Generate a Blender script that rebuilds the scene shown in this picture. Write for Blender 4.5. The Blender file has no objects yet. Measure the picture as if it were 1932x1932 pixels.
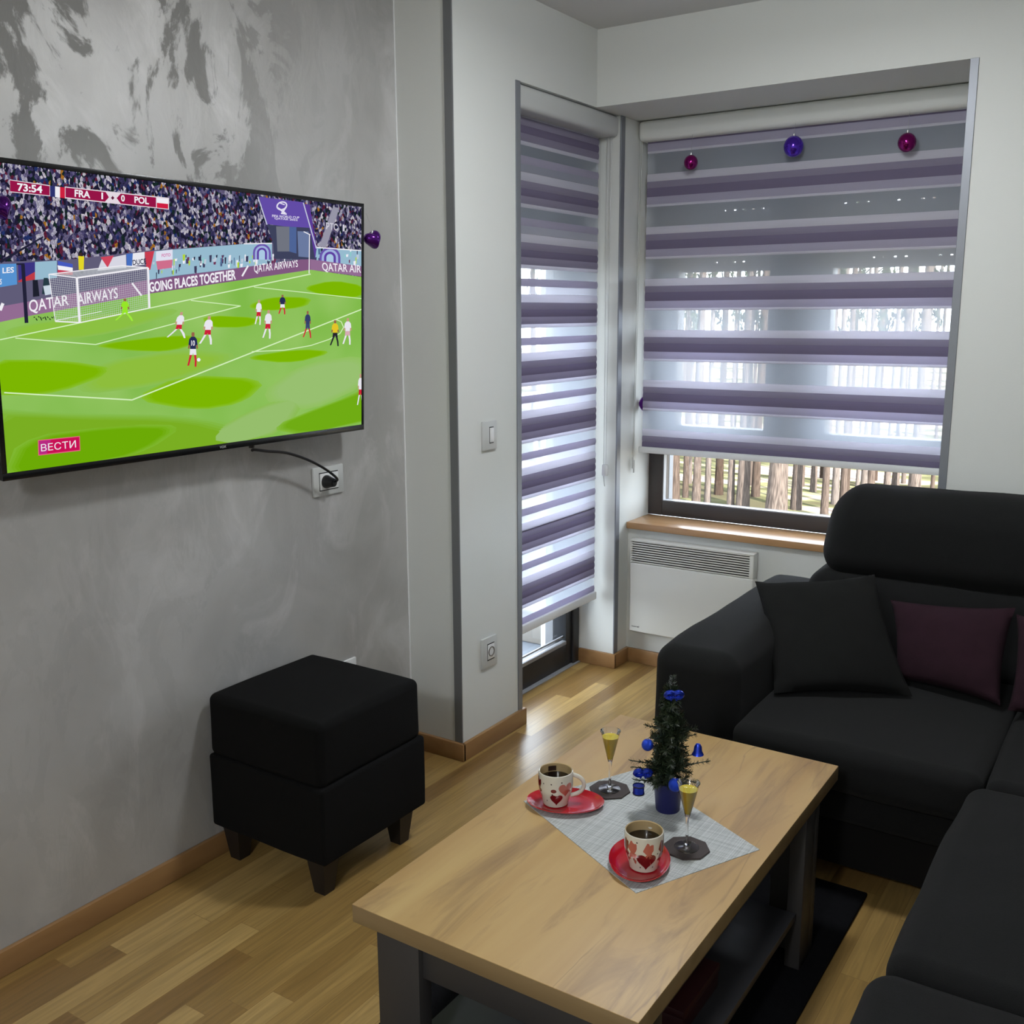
import bpy, bmesh, math, random
from mathutils import Vector, Matrix, noise as mnoise
SC = bpy.context.scene
COL = SC.collection
PI = math.pi

# ------------------------------------------------------------------ camera
yaw, pit, rol, FPX, CAMH = 0.5841244, 0.1934570, -0.0053033, 1912.254, 1.55
_c, _s, _cp, _sp = math.cos(yaw), math.sin(yaw), math.cos(pit), math.sin(pit)
VF = Vector((-_s*_cp, _c*_cp, -_sp)); VR = Vector((_c, _s, 0)); VU = VR.cross(VF)
_r = math.cos(rol)*VR + math.sin(rol)*VU
_u = -math.sin(rol)*VR + math.cos(rol)*VU
VR, VU = _r, _u
cd = bpy.data.cameras.new('camera'); cam = bpy.data.objects.new('camera', cd); COL.objects.link(cam)
cd.sensor_width = 36; cd.lens = FPX/1932*36; cd.clip_start = 0.05; cd.clip_end = 400
cam.matrix_world = Matrix(((VR.x, VU.x, -VF.x, 0), (VR.y, VU.y, -VF.y, 0), (VR.z, VU.z, -VF.z, CAMH), (0, 0, 0, 1)))
SC.camera = cam

# ------------------------------------------------------------------ world, sun, exposure
SC.view_settings.view_transform = 'Standard'; SC.view_settings.look = 'None'
SC.view_settings.exposure = 0.0; SC.view_settings.gamma = 1.0; SC.view_settings.use_curve_mapping = False
W = bpy.data.worlds.new('sky'); SC.world = W; W.use_nodes = True
bg = W.node_tree.nodes['Background']; bg.inputs[0].default_value = (0.80, 0.90, 1.0, 1); bg.inputs[1].default_value = 10.0
sd = bpy.data.lights.new('sun', 'SUN'); sd.energy = 38.0; sd.angle = 0.01; sd.color = (1, 0.95, 0.86)
sun = bpy.data.objects.new('sun', sd); COL.objects.link(sun)
sun.rotation_euler = Vector((-0.62, 0.40, -0.55)).to_track_quat('-Z', 'Y').to_euler()
def room_light(name, loc, power, radius, color=(0.94, 0.975, 1.0)):
    d = bpy.data.lights.new(name, 'POINT'); d.shadow_soft_size = radius; d.energy = power; d.color = color
    o = bpy.data.objects.new(name, d); COL.objects.link(o); o.location = loc
def down_light(name, loc, power, size, color=(0.94, 0.975, 1.0)):
    d = bpy.data.lights.new(name, 'AREA'); d.shape = 'DISK'; d.size = size; d.energy = power; d.color = color
    o = bpy.data.objects.new(name, d); COL.objects.link(o); o.location = loc
room_light('ceiling_lamp_glow', (-0.92, 2.38, 2.40), 12, 0.09)
down_light('ceiling_lamp_light', (-0.92, 2.38, 2.49), 19, 0.26)
room_light('added_fill_glow', (-0.3, -1.3, 2.35), 52, 0.12)  # added fill behind the viewer, lifts the lower walls and table
down_light('added_fill_down', (-0.3, -1.3, 2.49), 32, 0.3)  # downward share of the same added fill

# ------------------------------------------------------------------ materials
def new_mat(name):
    m = bpy.data.materials.new(name); m.use_nodes = True
    nt = m.node_tree; return m, nt, nt.nodes, nt.links, nt.nodes['Principled BSDF']
def srgb(r, g, b):
    f = lambda v: (v/255/12.92) if v/255 <= 0.04045 else ((v/255+0.055)/1.055)**2.4
    return (f(r), f(g), f(b), 1)
def mat(name, col, rough=0.5, metal=0.0, bump=0.0, bscale=200.0, vary=0.0, vscale=8.0, spec=0.5, coat=0.0, sheen=0.0):
    m, nt, N, L, P = new_mat(name)
    if len(col) == 3: col = (*col, 1)
    P.inputs['Base Color'].default_value = col; P.inputs['Roughness'].default_value = rough
    P.inputs['Metallic'].default_value = metal; P.inputs['Specular IOR Level'].default_value = spec
    P.inputs['Coat Weight'].default_value = coat; P.inputs['Sheen Weight'].default_value = sheen
    tc = N.new('ShaderNodeTexCoord')
    if vary:
        n = N.new('ShaderNodeTexNoise'); n.inputs['Scale'].default_value = vscale; n.inputs['Detail'].default_value = 5
        L.new(tc.outputs['Object'], n.inputs['Vector'])
        r = N.new('ShaderNodeMapRange'); r.inputs['To Min'].default_value = 1-vary; r.inputs['To Max'].default_value = 1+vary
        L.new(n.outputs['Fac'], r.inputs['Value'])
        h = N.new('ShaderNodeHueSaturation'); h.inputs['Color'].default_value = col; L.new(r.outputs[0], h.inputs['Value'])
        L.new(h.outputs[0], P.inputs['Base Color'])
    if bump:
        n = N.new('ShaderNodeTexNoise'); n.inputs['Scale'].default_value = bscale; n.inputs['Detail'].default_value = 3
        L.new(tc.outputs['Object'], n.inputs['Vector'])
        b = N.new('ShaderNodeBump'); b.inputs['Strength'].default_value = bump; b.inputs['Distance'].default_value = 0.002
        L.new(n.outputs['Fac'], b.inputs['Height']); L.new(b.outputs[0], P.inputs['Normal'])
    return m
def emit(name, col, s=1.0):
    m, nt, N, L, P = new_mat(name)
    N.remove(P); e = N.new('ShaderNodeEmission'); e.inputs[0].default_value = col if len(col) == 4 else (*col, 1); e.inputs[1].default_value = s
    L.new(e.outputs[0], N['Material Output'].inputs[0]); return m
def glass(name, tint=(1, 1, 1, 1), rough=0.0, f=1.0, both=0.0):
    """thin pane: clear with a fresnel reflection"""
    m, nt, N, L, P = new_mat(name); N.remove(P)
    t = N.new('ShaderNodeBsdfTransparent'); t.inputs[0].default_value = tint
    g = N.new('ShaderNodeBsdfGlossy'); g.inputs['Roughness'].default_value = rough
    fr = N.new('ShaderNodeFresnel'); fr.inputs[0].default_value = 1.45
    mu = N.new('ShaderNodeMath'); mu.operation = 'MULTIPLY'; mu.inputs[1].default_value = f
    mx = N.new('ShaderNodeMixShader'); ge = N.new('ShaderNodeNewGeometry'); bf = N.new('ShaderNodeMath'); bf.operation = 'SUBTRACT'; bf.inputs[0].default_value = 1; bf.use_clamp = True
    (L.new(ge.outputs['Backfacing'], bf.inputs[1]) if not both else setattr(bf.inputs[1], 'default_value', 0.0)); m3 = N.new('ShaderNodeMath'); m3.operation = 'MULTIPLY'; L.new(fr.outputs[0], m3.inputs[0]); L.new(bf.outputs[0], m3.inputs[1])
    L.new(m3.outputs[0], mu.inputs[0]); L.new(mu.outputs[0], mx.inputs[0])
    L.new(t.outputs[0], mx.inputs[1]); L.new(g.outputs[0], mx.inputs[2]); L.new(mx.outputs[0], N['Material Output'].inputs[0])
    return m
def cloth_translucent(name, col, trans=0.5, clear=0.0, lines=0):
    """blind fabric: diffuse + light coming through, optionally a sheer share that is see-through"""
    m, nt, N, L, P = new_mat(name); N.remove(P)
    d = N.new('ShaderNodeBsdfDiffuse'); d.inputs[0].default_value = col
    t = N.new('ShaderNodeBsdfTranslucent'); t.inputs[0].default_value = col
    mx = N.new('ShaderNodeMixShader'); mx.inputs[0].default_value = trans
    L.new(d.outputs[0], mx.inputs[1]); L.new(t.outputs[0], mx.inputs[2]); out = mx
    if clear:
        c = N.new('ShaderNodeBsdfTransparent'); m2 = N.new('ShaderNodeMixShader'); m2.inputs[0].default_value = clear
        L.new(mx.outputs[0], m2.inputs[1]); L.new(c.outputs[0], m2.inputs[2]); out = m2
    L.new(out.outputs[0], N['Material Output'].inputs[0]); return m

M = {}
M['white_wall'] = mat('white_wall_paint', srgb(206, 208, 205), 0.6, bump=0.15, bscale=300)
M['ceiling'] = mat('ceiling_paint', srgb(200, 200, 200), 0.8)
M['alu'] = mat('grey_corner_profile', srgb(128, 131, 138), 0.45, 0.4)
M['alu_dark'] = mat('dark_corner_profile', srgb(112, 114, 116), 0.5, 0.2)
M['window_frame'] = mat('anthracite_window_frame', srgb(62, 58, 58), 0.45)
M['door_frame'] = mat('black_door_frame', srgb(34, 35, 38), 0.45)
M['glass'] = glass('window_glass')
M['white_plastic'] = mat('white_plastic', srgb(214, 215, 216), 0.4)
M['grey_plastic'] = mat('grey_plastic', srgb(185, 187, 186), 0.4)
M['seal'] = mat('light_seal', srgb(150, 152, 156), 0.4)
M['thread'] = mat('thread', (0.4, 0.4, 0.42), 0.6)
M['black_plastic'] = mat('black_plastic', srgb(22, 22, 25), 0.35)
M['bezel'] = mat('glossy_black_bezel', srgb(16, 16, 18), 0.25)
M['black_fabric'] = mat('black_ottoman_fabric', (0.00336, 0.00328, 0.00336), 0.95, bump=0.5, bscale=900, spec=0.15)
M['dark_wood'] = mat('dark_stained_leg', (0.010, 0.007, 0.006), 0.5)
M['sofa'] = mat('charcoal_sofa_fabric', (0.006, 0.00616, 0.0064), 0.95, bump=0.6, bscale=700, vary=0.2, vscale=30, spec=0.25, sheen=0.02)
M['sofa_base'] = mat('black_sofa_base', (0.004, 0.0036, 0.0036), 0.8, spec=.2)
M['pillow_grey'] = mat('charcoal_pillow_fabric', (0.0068, 0.00696, 0.0068), 0.95, bump=0.6, bscale=800, vary=0.2, vscale=25, spec=.2)
M['pillow_plum'] = mat('plum_pillow_fabric', (0.021, 0.0078, 0.0130), 0.95, bump=0.6, bscale=800, vary=0.25, vscale=25, spec=.2)
M['rug'] = mat('charcoal_rug', (0.006, 0.006, 0.0075), 1.0, spec=.1, bump=1.0, bscale=500, vary=0.4, vscale=60)
M['grey_lacquer'] = mat('grey_laminate', (0.034, 0.0315, 0.031), 0.5)
M['shelf_grey'] = mat('grey_laminate_shelf', (0.036, 0.036, 0.043), 0.4)
M['placemat'] = None
M['mug_white'] = mat('white_ceramic', srgb(206, 202, 190), 0.18, coat=0.5)
M['mug_red'] = mat('dark_red_glaze', srgb(110, 22, 26), 0.2, coat=0.5)
M['mug_salmon'] = mat('salmon_glaze', srgb(176, 92, 78), 0.2, coat=0.5)
M['mug_dot'] = mat('black_glaze_dot', srgb(52, 34, 30), 0.3)
M['mug_inner'] = mat('coffee_stained_ceramic', srgb(176, 152, 112), 0.2, coat=0.5)
M['coffee'] = mat('black_coffee', (0.006, 0.003, 0.002), 0.05)
M['saucer'] = mat('red_glazed_saucer', (0.42, 0.006, 0.016), 0.15, coat=0.6)
M['saucer_edge'] = mat('unglazed_edge', (0.2, 0.01, 0.018), 0.4)
M['coaster'] = mat('dark_brown_coaster', (0.034, 0.022, 0.02), 0.6)
M['blue_pot'] = mat('blue_foil_pot', (0.006, 0.008, 0.085), 0.4)
M['soil'] = mat('dark_moss', (0.01, 0.012, 0.008), 0.9)
M['needles'] = mat('green_tinsel_needles', (0.012, 0.022, 0.009), 0.45, spec=0.5)
M['needles_lit'] = mat('lit_green_needles', (0.04, 0.062, 0.03), 0.4)  # paler copy of the needle colour, paints in needles catching light
M['stem'] = mat('dark_stem', (0.02, 0.014, 0.008), 0.8)
M['bauble_blue'] = mat('blue_glitter', (0.02, 0.07, 0.62), 0.28, 0.75, bump=0.9, bscale=900)
M['blue_metal'] = mat('blue_foil', (0.02, 0.05, 0.50), 0.25, 0.7)
M['silver'] = mat('silver_cap', (0.7, 0.7, 0.7), 0.25, 1.0)
M['ball_magenta'] = mat('magenta_bauble', (0.22, 0.005, 0.13), 0.12, 0.75)
M['ball_violet'] = mat('violet_bauble', (0.09, 0.03, 0.50), 0.12, 0.75)
M['ball_purple'] = mat('purple_bauble', (0.10, 0.012, 0.22), 0.15, 0.7)
M['radiator'] = mat('white_enamel', srgb(206, 206, 200), 0.45)
M['radiator_slot_shade'] = mat('painted_slot_shade', (0.03, 0.028, 0.025), 0.7)  # near-black colour stands in for shade inside the grille slots
M['baseboard_edge'] = None
M['lamp'] = emit('lamp_diffuser', (1, 0.96, 0.9), 6)
M['blind_light'] = cloth_translucent('blind_white_band', srgb(216, 215, 226), 0.45)
M['blind_pale'] = cloth_translucent('blind_lilac_band', srgb(184, 180, 200), 0.42)
M['blind_mid'] = cloth_translucent('blind_mid_purple_band', srgb(150, 144, 165), 0.32)
M['blind_dark'] = cloth_translucent('blind_purple_band', srgb(126, 118, 143), 0.3)
M['blind_sheer'] = cloth_translucent('blind_sheer_net', srgb(214, 222, 236), 0.5, 0.52)
M['blind_veil'] = cloth_translucent('blind_double_net', srgb(196, 198, 214), 0.5, 0.22)

def wood_floor():
    m, nt, N, L, P = new_mat('oak_parquet')
    tc = N.new('ShaderNodeTexCoord'); sx = N.new('ShaderNodeSeparateXYZ'); cx = N.new('ShaderNodeCombineXYZ')
    L.new(tc.outputs['Object'], sx.inputs[0]); L.new(sx.outputs['X'], cx.inputs['Y'])
    dv = N.new('ShaderNodeMath'); dv.operation = 'DIVIDE'; dv.inputs[1].default_value = 0.068; L.new(sx.outputs['X'], dv.inputs[0])
    fl = N.new('ShaderNodeMath'); fl.operation = 'FLOOR'; L.new(dv.outputs[0], fl.inputs[0])
    wn = N.new('ShaderNodeTexWhiteNoise'); wn.noise_dimensions = '1D'; L.new(fl.outputs[0], wn.inputs['W'])
    ma = N.new('ShaderNodeMath'); ma.operation = 'MULTIPLY_ADD'; ma.inputs[1].default_value = 3.7; L.new(wn.outputs['Value'], ma.inputs[0]); L.new(sx.outputs['Y'], ma.inputs[2]); L.new(ma.outputs[0], cx.inputs['X'])
    b = N.new('ShaderNodeTexBrick'); L.new(cx.outputs[0], b.inputs['Vector'])
    b.offset = 0.0; b.offset_frequency = 2; b.squash = 1
    b.inputs['Scale'].default_value = 1; b.inputs['Brick Width'].default_value = 0.62; b.inputs['Row Height'].default_value = 0.068
    b.inputs['Mortar Size'].default_value = 0.0008; b.inputs['Mortar Smooth'].default_value = 0.3; b.inputs['Bias'].default_value = 0.0
    b.inputs['Color1'].default_value = (0.0, 0.0, 0.0, 1); b.inputs['Color2'].default_value = (1, 1, 1, 1); b.inputs['Mortar'].default_value = (0.1, 0.1, 0.1, 1)
    ramp = N.new('ShaderNodeValToRGB'); L.new(b.outputs['Color'], ramp.inputs[0])
    e = ramp.color_ramp.elements
    e[0].position = 0; e[0].color = (0.19, 0.105, 0.032, 1); e[1].position = 1; e[1].color = (0.40, 0.265, 0.098, 1)
    x = e.new(0.35); x.color = (0.27, 0.165, 0.052, 1); x = e.new(0.7); x.color = (0.33, 0.21, 0.072, 1)
    mp = N.new('ShaderNodeMapping'); mp.inputs['Scale'].default_value = (1.6, 30, 1); L.new(cx.outputs[0], mp.inputs[0])
    ad = N.new('ShaderNodeVectorMath'); ad.operation = 'ADD'; L.new(mp.outputs[0], ad.inputs[0])
    sc = N.new('ShaderNodeVectorMath'); sc.operation = 'SCALE'; sc.inputs['Scale'].default_value = 17; L.new(b.outputs['Color'], sc.inputs[0]); L.new(sc.outputs[0], ad.inputs[1])
    n = N.new('ShaderNodeTexNoise'); n.inputs['Scale'].default_value = 2.2; n.inputs['Detail'].default_value = 8; n.inputs['Distortion'].default_value = 1.2; L.new(ad.outputs[0], n.inputs['Vector'])
    mr = N.new('ShaderNodeMapRange'); mr.inputs['From Min'].default_value = 0.25; mr.inputs['From Max'].default_value = 0.75; mr.inputs['To Min'].default_value = 0.72; mr.inputs['To Max'].default_value = 1.22; L.new(n.outputs['Fac'], mr.inputs[0])
    mx = N.new('ShaderNodeMix'); mx.data_type = 'RGBA'; mx.blend_type = 'MULTIPLY'; mx.inputs[0].default_value = 1
    cc = N.new('ShaderNodeCombineColor'); [L.new(mr.outputs[0], cc.inputs[i]) for i in range(3)]
    L.new(ramp.outputs[0], mx.inputs[6]); L.new(cc.outputs[0], mx.inputs[7]); L.new(mx.outputs[2], P.inputs['Base Color'])
    P.inputs['Roughness'].default_value = 0.3; P.inputs['Specular IOR Level'].default_value = 0.5
    bp = N.new('ShaderNodeBump'); bp.inputs['Strength'].default_value = 0.12; bp.inputs['Distance'].default_value = 0.002
    L.new(n.outputs['Fac'], bp.inputs['Height']); L.new(bp.outputs[0], P.inputs['Normal'])
    return m
def wood_grain(name, axis, c0, c1, cd_, scale=1.0, rough=0.4, knots=True):
    """grain stretched along axis ('X' or 'Y')"""
    m, nt, N, L, P = new_mat(name)
    tc = N.new('ShaderNodeTexCoord'); mp = N.new('ShaderNodeMapping')
    s = {'X': (0.9, 7, 7), 'Y': (7, 0.9, 7), 'Z': (7, 7, .9)}[axis]; mp.inputs['Scale'].default_value = [v*scale for v in s]
    L.new(tc.outputs['Object'], mp.inputs[0])
    n = N.new('ShaderNodeTexNoise'); n.inputs['Scale'].default_value = 1.1; n.inputs['Detail'].default_value = 7; n.inputs['Distortion'].default_value = 0.9
    L.new(mp.outputs[0], n.inputs['Vector'])
    r = N.new('ShaderNodeValToRGB'); L.new(n.outputs['Fac'], r.inputs[0]); e = r.color_ramp.elements
    e[0].position = 0.3; e[0].color = c0; e[1].position = 0.72; e[1].color = c1
    base = r.outputs[0]
    if knots:
        n2 = N.new('ShaderNodeTexNoise'); n2.inputs['Scale'].default_value = 0.75; n2.inputs['Detail'].default_value = 5; n2.inputs['Distortion'].default_value = 0.5
        mp2 = N.new('ShaderNodeMapping'); mp2.inputs['Scale'].default_value = [v*scale for v in s]; mp2.inputs['Location'].default_value = (3.1, 7.7, 1.3)
        L.new(tc.outputs['Object'], mp2.inputs[0]); L.new(mp2.outputs[0], n2.inputs['Vector'])
        r2 = N.new('ShaderNodeValToRGB'); e2 = r2.color_ramp.elements
        e2[0].position = 0.492; e2[0].color = (0, 0, 0, 1); e2[1].position = 0.508; e2[1].color = (0, 0, 0, 1)
        k = e2.new(0.5); k.color = (1, 1, 1, 1); L.new(n2.outputs['Fac'], r2.inputs[0])
        n3 = N.new('ShaderNodeTexNoise'); n3.inputs['Scale'].default_value = 2.3; L.new(tc.outputs['Object'], n3.inputs['Vector'])
        g = N.new('ShaderNodeMapRange'); g.inputs['From Min'].default_value = 0.42; g.inputs['From Max'].default_value = 0.6; g.inputs['To Max'].default_value = 0.5; L.new(n3.outputs['Fac'], g.inputs[0])
        mu = N.new('ShaderNodeMath'); mu.operation = 'MULTIPLY'; L.new(r2.outputs[0], mu.inputs[0]); L.new(g.outputs[0], mu.inputs[1])
        mx = N.new('ShaderNodeMix'); mx.data_type = 'RGBA'; L.new(mu.outputs[0], mx.inputs[0]); L.new(base, mx.inputs[6]); mx.inputs[7].default_value = cd_
        base = mx.outputs[2]
        n5 = N.new('ShaderNodeTexNoise'); n5.inputs['Scale'].default_value = 1.25; n5.inputs['Detail'].default_value = 9; n5.inputs['Distortion'].default_value = 1.1; n5.inputs['Roughness'].default_value = .6
        mp5 = N.new('ShaderNodeMapping'); mp5.inputs['Scale'].default_value = [v_*1.15 for v_ in s]; mp5.inputs['Location'].default_value = (9.1, 2.2, 5.3)
        L.new(tc.outputs['Object'], mp5.inputs[0]); L.new(mp5.outputs[0], n5.inputs['Vector'])
        r5 = N.new('ShaderNodeMapRange'); r5.inputs['From Min'].default_value = .53; r5.inputs['From Max'].default_value = .70; r5.inputs['To Max'].default_value = .75; L.new(n5.outputs['Fac'], r5.inputs[0])
        mx5 = N.new('ShaderNodeMix'); mx5.data_type = 'RGBA'; L.new(r5.outputs[0], mx5.inputs[0]); L.new(base, mx5.inputs[6]); mx5.inputs[7].default_value = (.20, .115, .065, 1); base = mx5.outputs[2]
        v = N.new('ShaderNodeTexVoronoi'); v.inputs['Scale'].default_value = 4.2; mp3 = N.new('ShaderNodeMapping')
        mp3.inputs['Scale'].default_value = {'X': (.6, 1.4, 1), 'Y': (1.4, .6, 1), 'Z': (1, 1, 1)}[axis]; L.new(tc.outputs['Object'], mp3.inputs[0]); L.new(mp3.outputs[0], v.inputs['Vector'])
        kr = N.new('ShaderNodeMapRange'); kr.inputs['From Min'].default_value = 0.075; kr.inputs['From Max'].default_value = 0.03; kr.inputs['To Max'].default_value = 0.55; L.new(v.outputs['Distance'], kr.inputs[0])
        mx2 = N.new('ShaderNodeMix'); mx2.data_type = 'RGBA'; L.new(kr.outputs[0], mx2.inputs[0]); L.new(base, mx2.inputs[6]); mx2.inputs[7].default_value = cd_; base = mx2.outputs[2]
    L.new(base, P.inputs['Base Color']); P.inputs['Roughness'].default_value = rough
    return m
def plaster():
    m, nt, N, L, P = new_mat('silver_decorative_plaster')
    tc = N.new('ShaderNodeTexCoord')
    def nz(scale, det, dist, loc=(0, 0, 0), s=(1, 1, 1), rot=(0, 0, 0), rough=0.5):
        mp = N.new('ShaderNodeMapping'); mp.inputs['Location'].default_value = loc; mp.inputs['Scale'].default_value = s; mp.inputs['Rotation'].default_value = rot
        L.new(tc.outputs['Object'], mp.inputs[0]); n = N.new('ShaderNodeTexNoise'); n.inputs['Scale'].default_value = scale; n.inputs['Detail'].default_value = det
        n.inputs['Distortion'].default_value = dist; n.inputs['Roughness'].default_value = rough; L.new(mp.outputs[0], n.inputs['Vector']); return n.outputs['Fac']
    # broad cloudy variation
    r = N.new('ShaderNodeValToRGB'); L.new(nz(2.6, 7, 0.9, rot=(0.6, 0, 0), s=(1, 1, .8)), r.inputs[0]); e = r.color_ramp.elements
    e[0].position = 0.3; e[0].color = (0.37, 0.362, 0.35, 1); e[1].position = 0.7; e[1].color = (0.48, 0.475, 0.468, 1)
    # bright trowel strokes
    r2 = N.new('ShaderNodeMapRange'); r2.inputs['From Min'].default_value = 0.53; r2.inputs['From Max'].default_value = 0.70; r2.inputs['To Max'].default_value = 0.55
    L.new(nz(3.0, 9, 1.0, (5, 2, 1), (1, 1.3, 0.9), (0.7, 0, 0), 0.62), r2.inputs[0])
    mx = N.new('ShaderNodeMix'); mx.data_type = 'RGBA'; L.new(r2.outputs[0], mx.inputs[0]); L.new(r.outputs[0], mx.inputs[6]); mx.inputs[7].default_value = (0.62, 0.61, 0.61, 1)
    # dark worn patches with ragged edges, mostly high on the wall
    dk = N.new('ShaderNodeMapRange'); dk.inputs['From Min'].default_value = 0.512; dk.inputs['From Max'].default_value = 0.552
    L.new(nz(4.0, 12, 0.9, (1.7, 4.4, 9.2), (1, 1.4, 0.85), (0.75, 0, 0), 0.64), dk.inputs[0])
    sx = N.new('ShaderNodeSeparateXYZ'); L.new(tc.outputs['Object'], sx.inputs[0])
    hz = N.new('ShaderNodeMapRange'); hz.inputs['From Min'].default_value = 1.5; hz.inputs['From Max'].default_value = 2.0; hz.inputs['To Min'].default_value = 0.10; hz.inputs['To Max'].default_value = 0.9; L.new(sx.outputs['Z'], hz.inputs[0])
    hy = N.new('ShaderNodeMapRange'); hy.inputs['From Min'].default_value = 2.3; hy.inputs['From Max'].default_value = 1.9; hy.inputs['To Min'].default_value = 0.12; L.new(sx.outputs['Y'], hy.inputs[0])
    m1 = N.new('ShaderNodeMath'); m1.operation = 'MULTIPLY'; L.new(hz.outputs[0], m1.inputs[0]); L.new(hy.outputs[0], m1.inputs[1])
    m2 = N.new('ShaderNodeMath'); m2.operation = 'MULTIPLY'; L.new(dk.outputs[0], m2.inputs[0]); L.new(m1.outputs[0], m2.inputs[1])
    mx2 = N.new('ShaderNodeMix'); mx2.data_type = 'RGBA'; L.new(m2.outputs[0], mx2.inputs[0]); L.new(mx.outputs[2], mx2.inputs[6]); mx2.inputs[7].default_value = (0.19, 0.187, 0.178, 1)
    L.new(mx2.outputs[2], P.inputs['Base Color'])
    P.inputs['Metallic'].default_value = 0.3
    rr = N.new('ShaderNodeMapRange'); rr.inputs['To Min'].default_value = 0.5; rr.inputs['To Max'].default_value = 0.62; L.new(m2.outputs[0], rr.inputs[0]); L.new(rr.outputs[0], P.inputs['Roughness'])
    b = N.new('ShaderNodeBump'); b.inputs['Strength'].default_value = 0.35; b.inputs['Distance'].default_value = 0.006
    L.new(nz(5, 9, 1.8, (5, 2, 1), (1, 1.6, 0.8), (0.7, 0, 0), 0.6), b.inputs['Height']); L.new(b.outputs[0], P.inputs['Normal'])
    return m
def weave(name, c0, c1):
    m, nt, N, L, P = new_mat(name)
    tc = N.new('ShaderNodeTexCoord'); outs = []
    for s in ((4, 400, 1), (400, 4, 1)):
        mp = N.new('ShaderNodeMapping'); mp.inputs['Rotation'].default_value = (0, 0, 0.475); mp.inputs['Scale'].default_value = s; L.new(tc.outputs['Object'], mp.inputs[0])
        n = N.new('ShaderNodeTexNoise'); n.inputs['Scale'].default_value = 1.0; L.new(mp.outputs[0], n.inputs['Vector']); outs.append(n.outputs['Fac'])
    a = N.new('ShaderNodeMath'); a.operation = 'ADD'; L.new(outs[0], a.inputs[0]); L.new(outs[1], a.inputs[1])
    r = N.new('ShaderNodeMapRange'); r.inputs['From Min'].default_value = 0.8; r.inputs['From Max'].default_value = 1.2; L.new(a.outputs[0], r.inputs[0])
    mx = N.new('ShaderNodeMix'); mx.data_type = 'RGBA'; L.new(r.outputs[0], mx.inputs[0]); mx.inputs[6].default_value = c0; mx.inputs[7].default_value = c1
    L.new(mx.outputs[2], P.inputs['Base Color']); P.inputs['Roughness'].default_value = 0.6
    return m
M['floor'] = wood_floor()
M['plaster'] = plaster()
M['baseboard'] = wood_grain('oak_baseboard', 'Y', (0.24, 0.125, 0.048, 1), (0.30, 0.165, 0.066, 1), (0.1, 0.05, 0.02, 1), 2, 0.4, False)
M['sill'] = wood_grain('oak_sill', 'X', (0.36, 0.20, 0.095, 1), (0.44, 0.26, 0.13, 1), (0.1, 0.05, 0.02, 1), 2, 0.25, False)
M['tabletop'] = wood_grain('light_oak_laminate', 'Y', (0.40, 0.245, 0.098, 1), (0.52, 0.355, 0.155, 1), (0.15, 0.085, 0.06, 1), 1.0, 0.46, True)
M['table_edge'] = wood_grain('oak_laminate_edge', 'X', (0.19, 0.125, 0.055, 1), (0.26, 0.18, 0.09, 1), (0.1, 0.06, 0.03, 1), 2.0, 0.4, False)
M['placemat'] = weave('grey_woven_vinyl', srgb(150, 153, 153), srgb(188, 192, 192))

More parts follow.
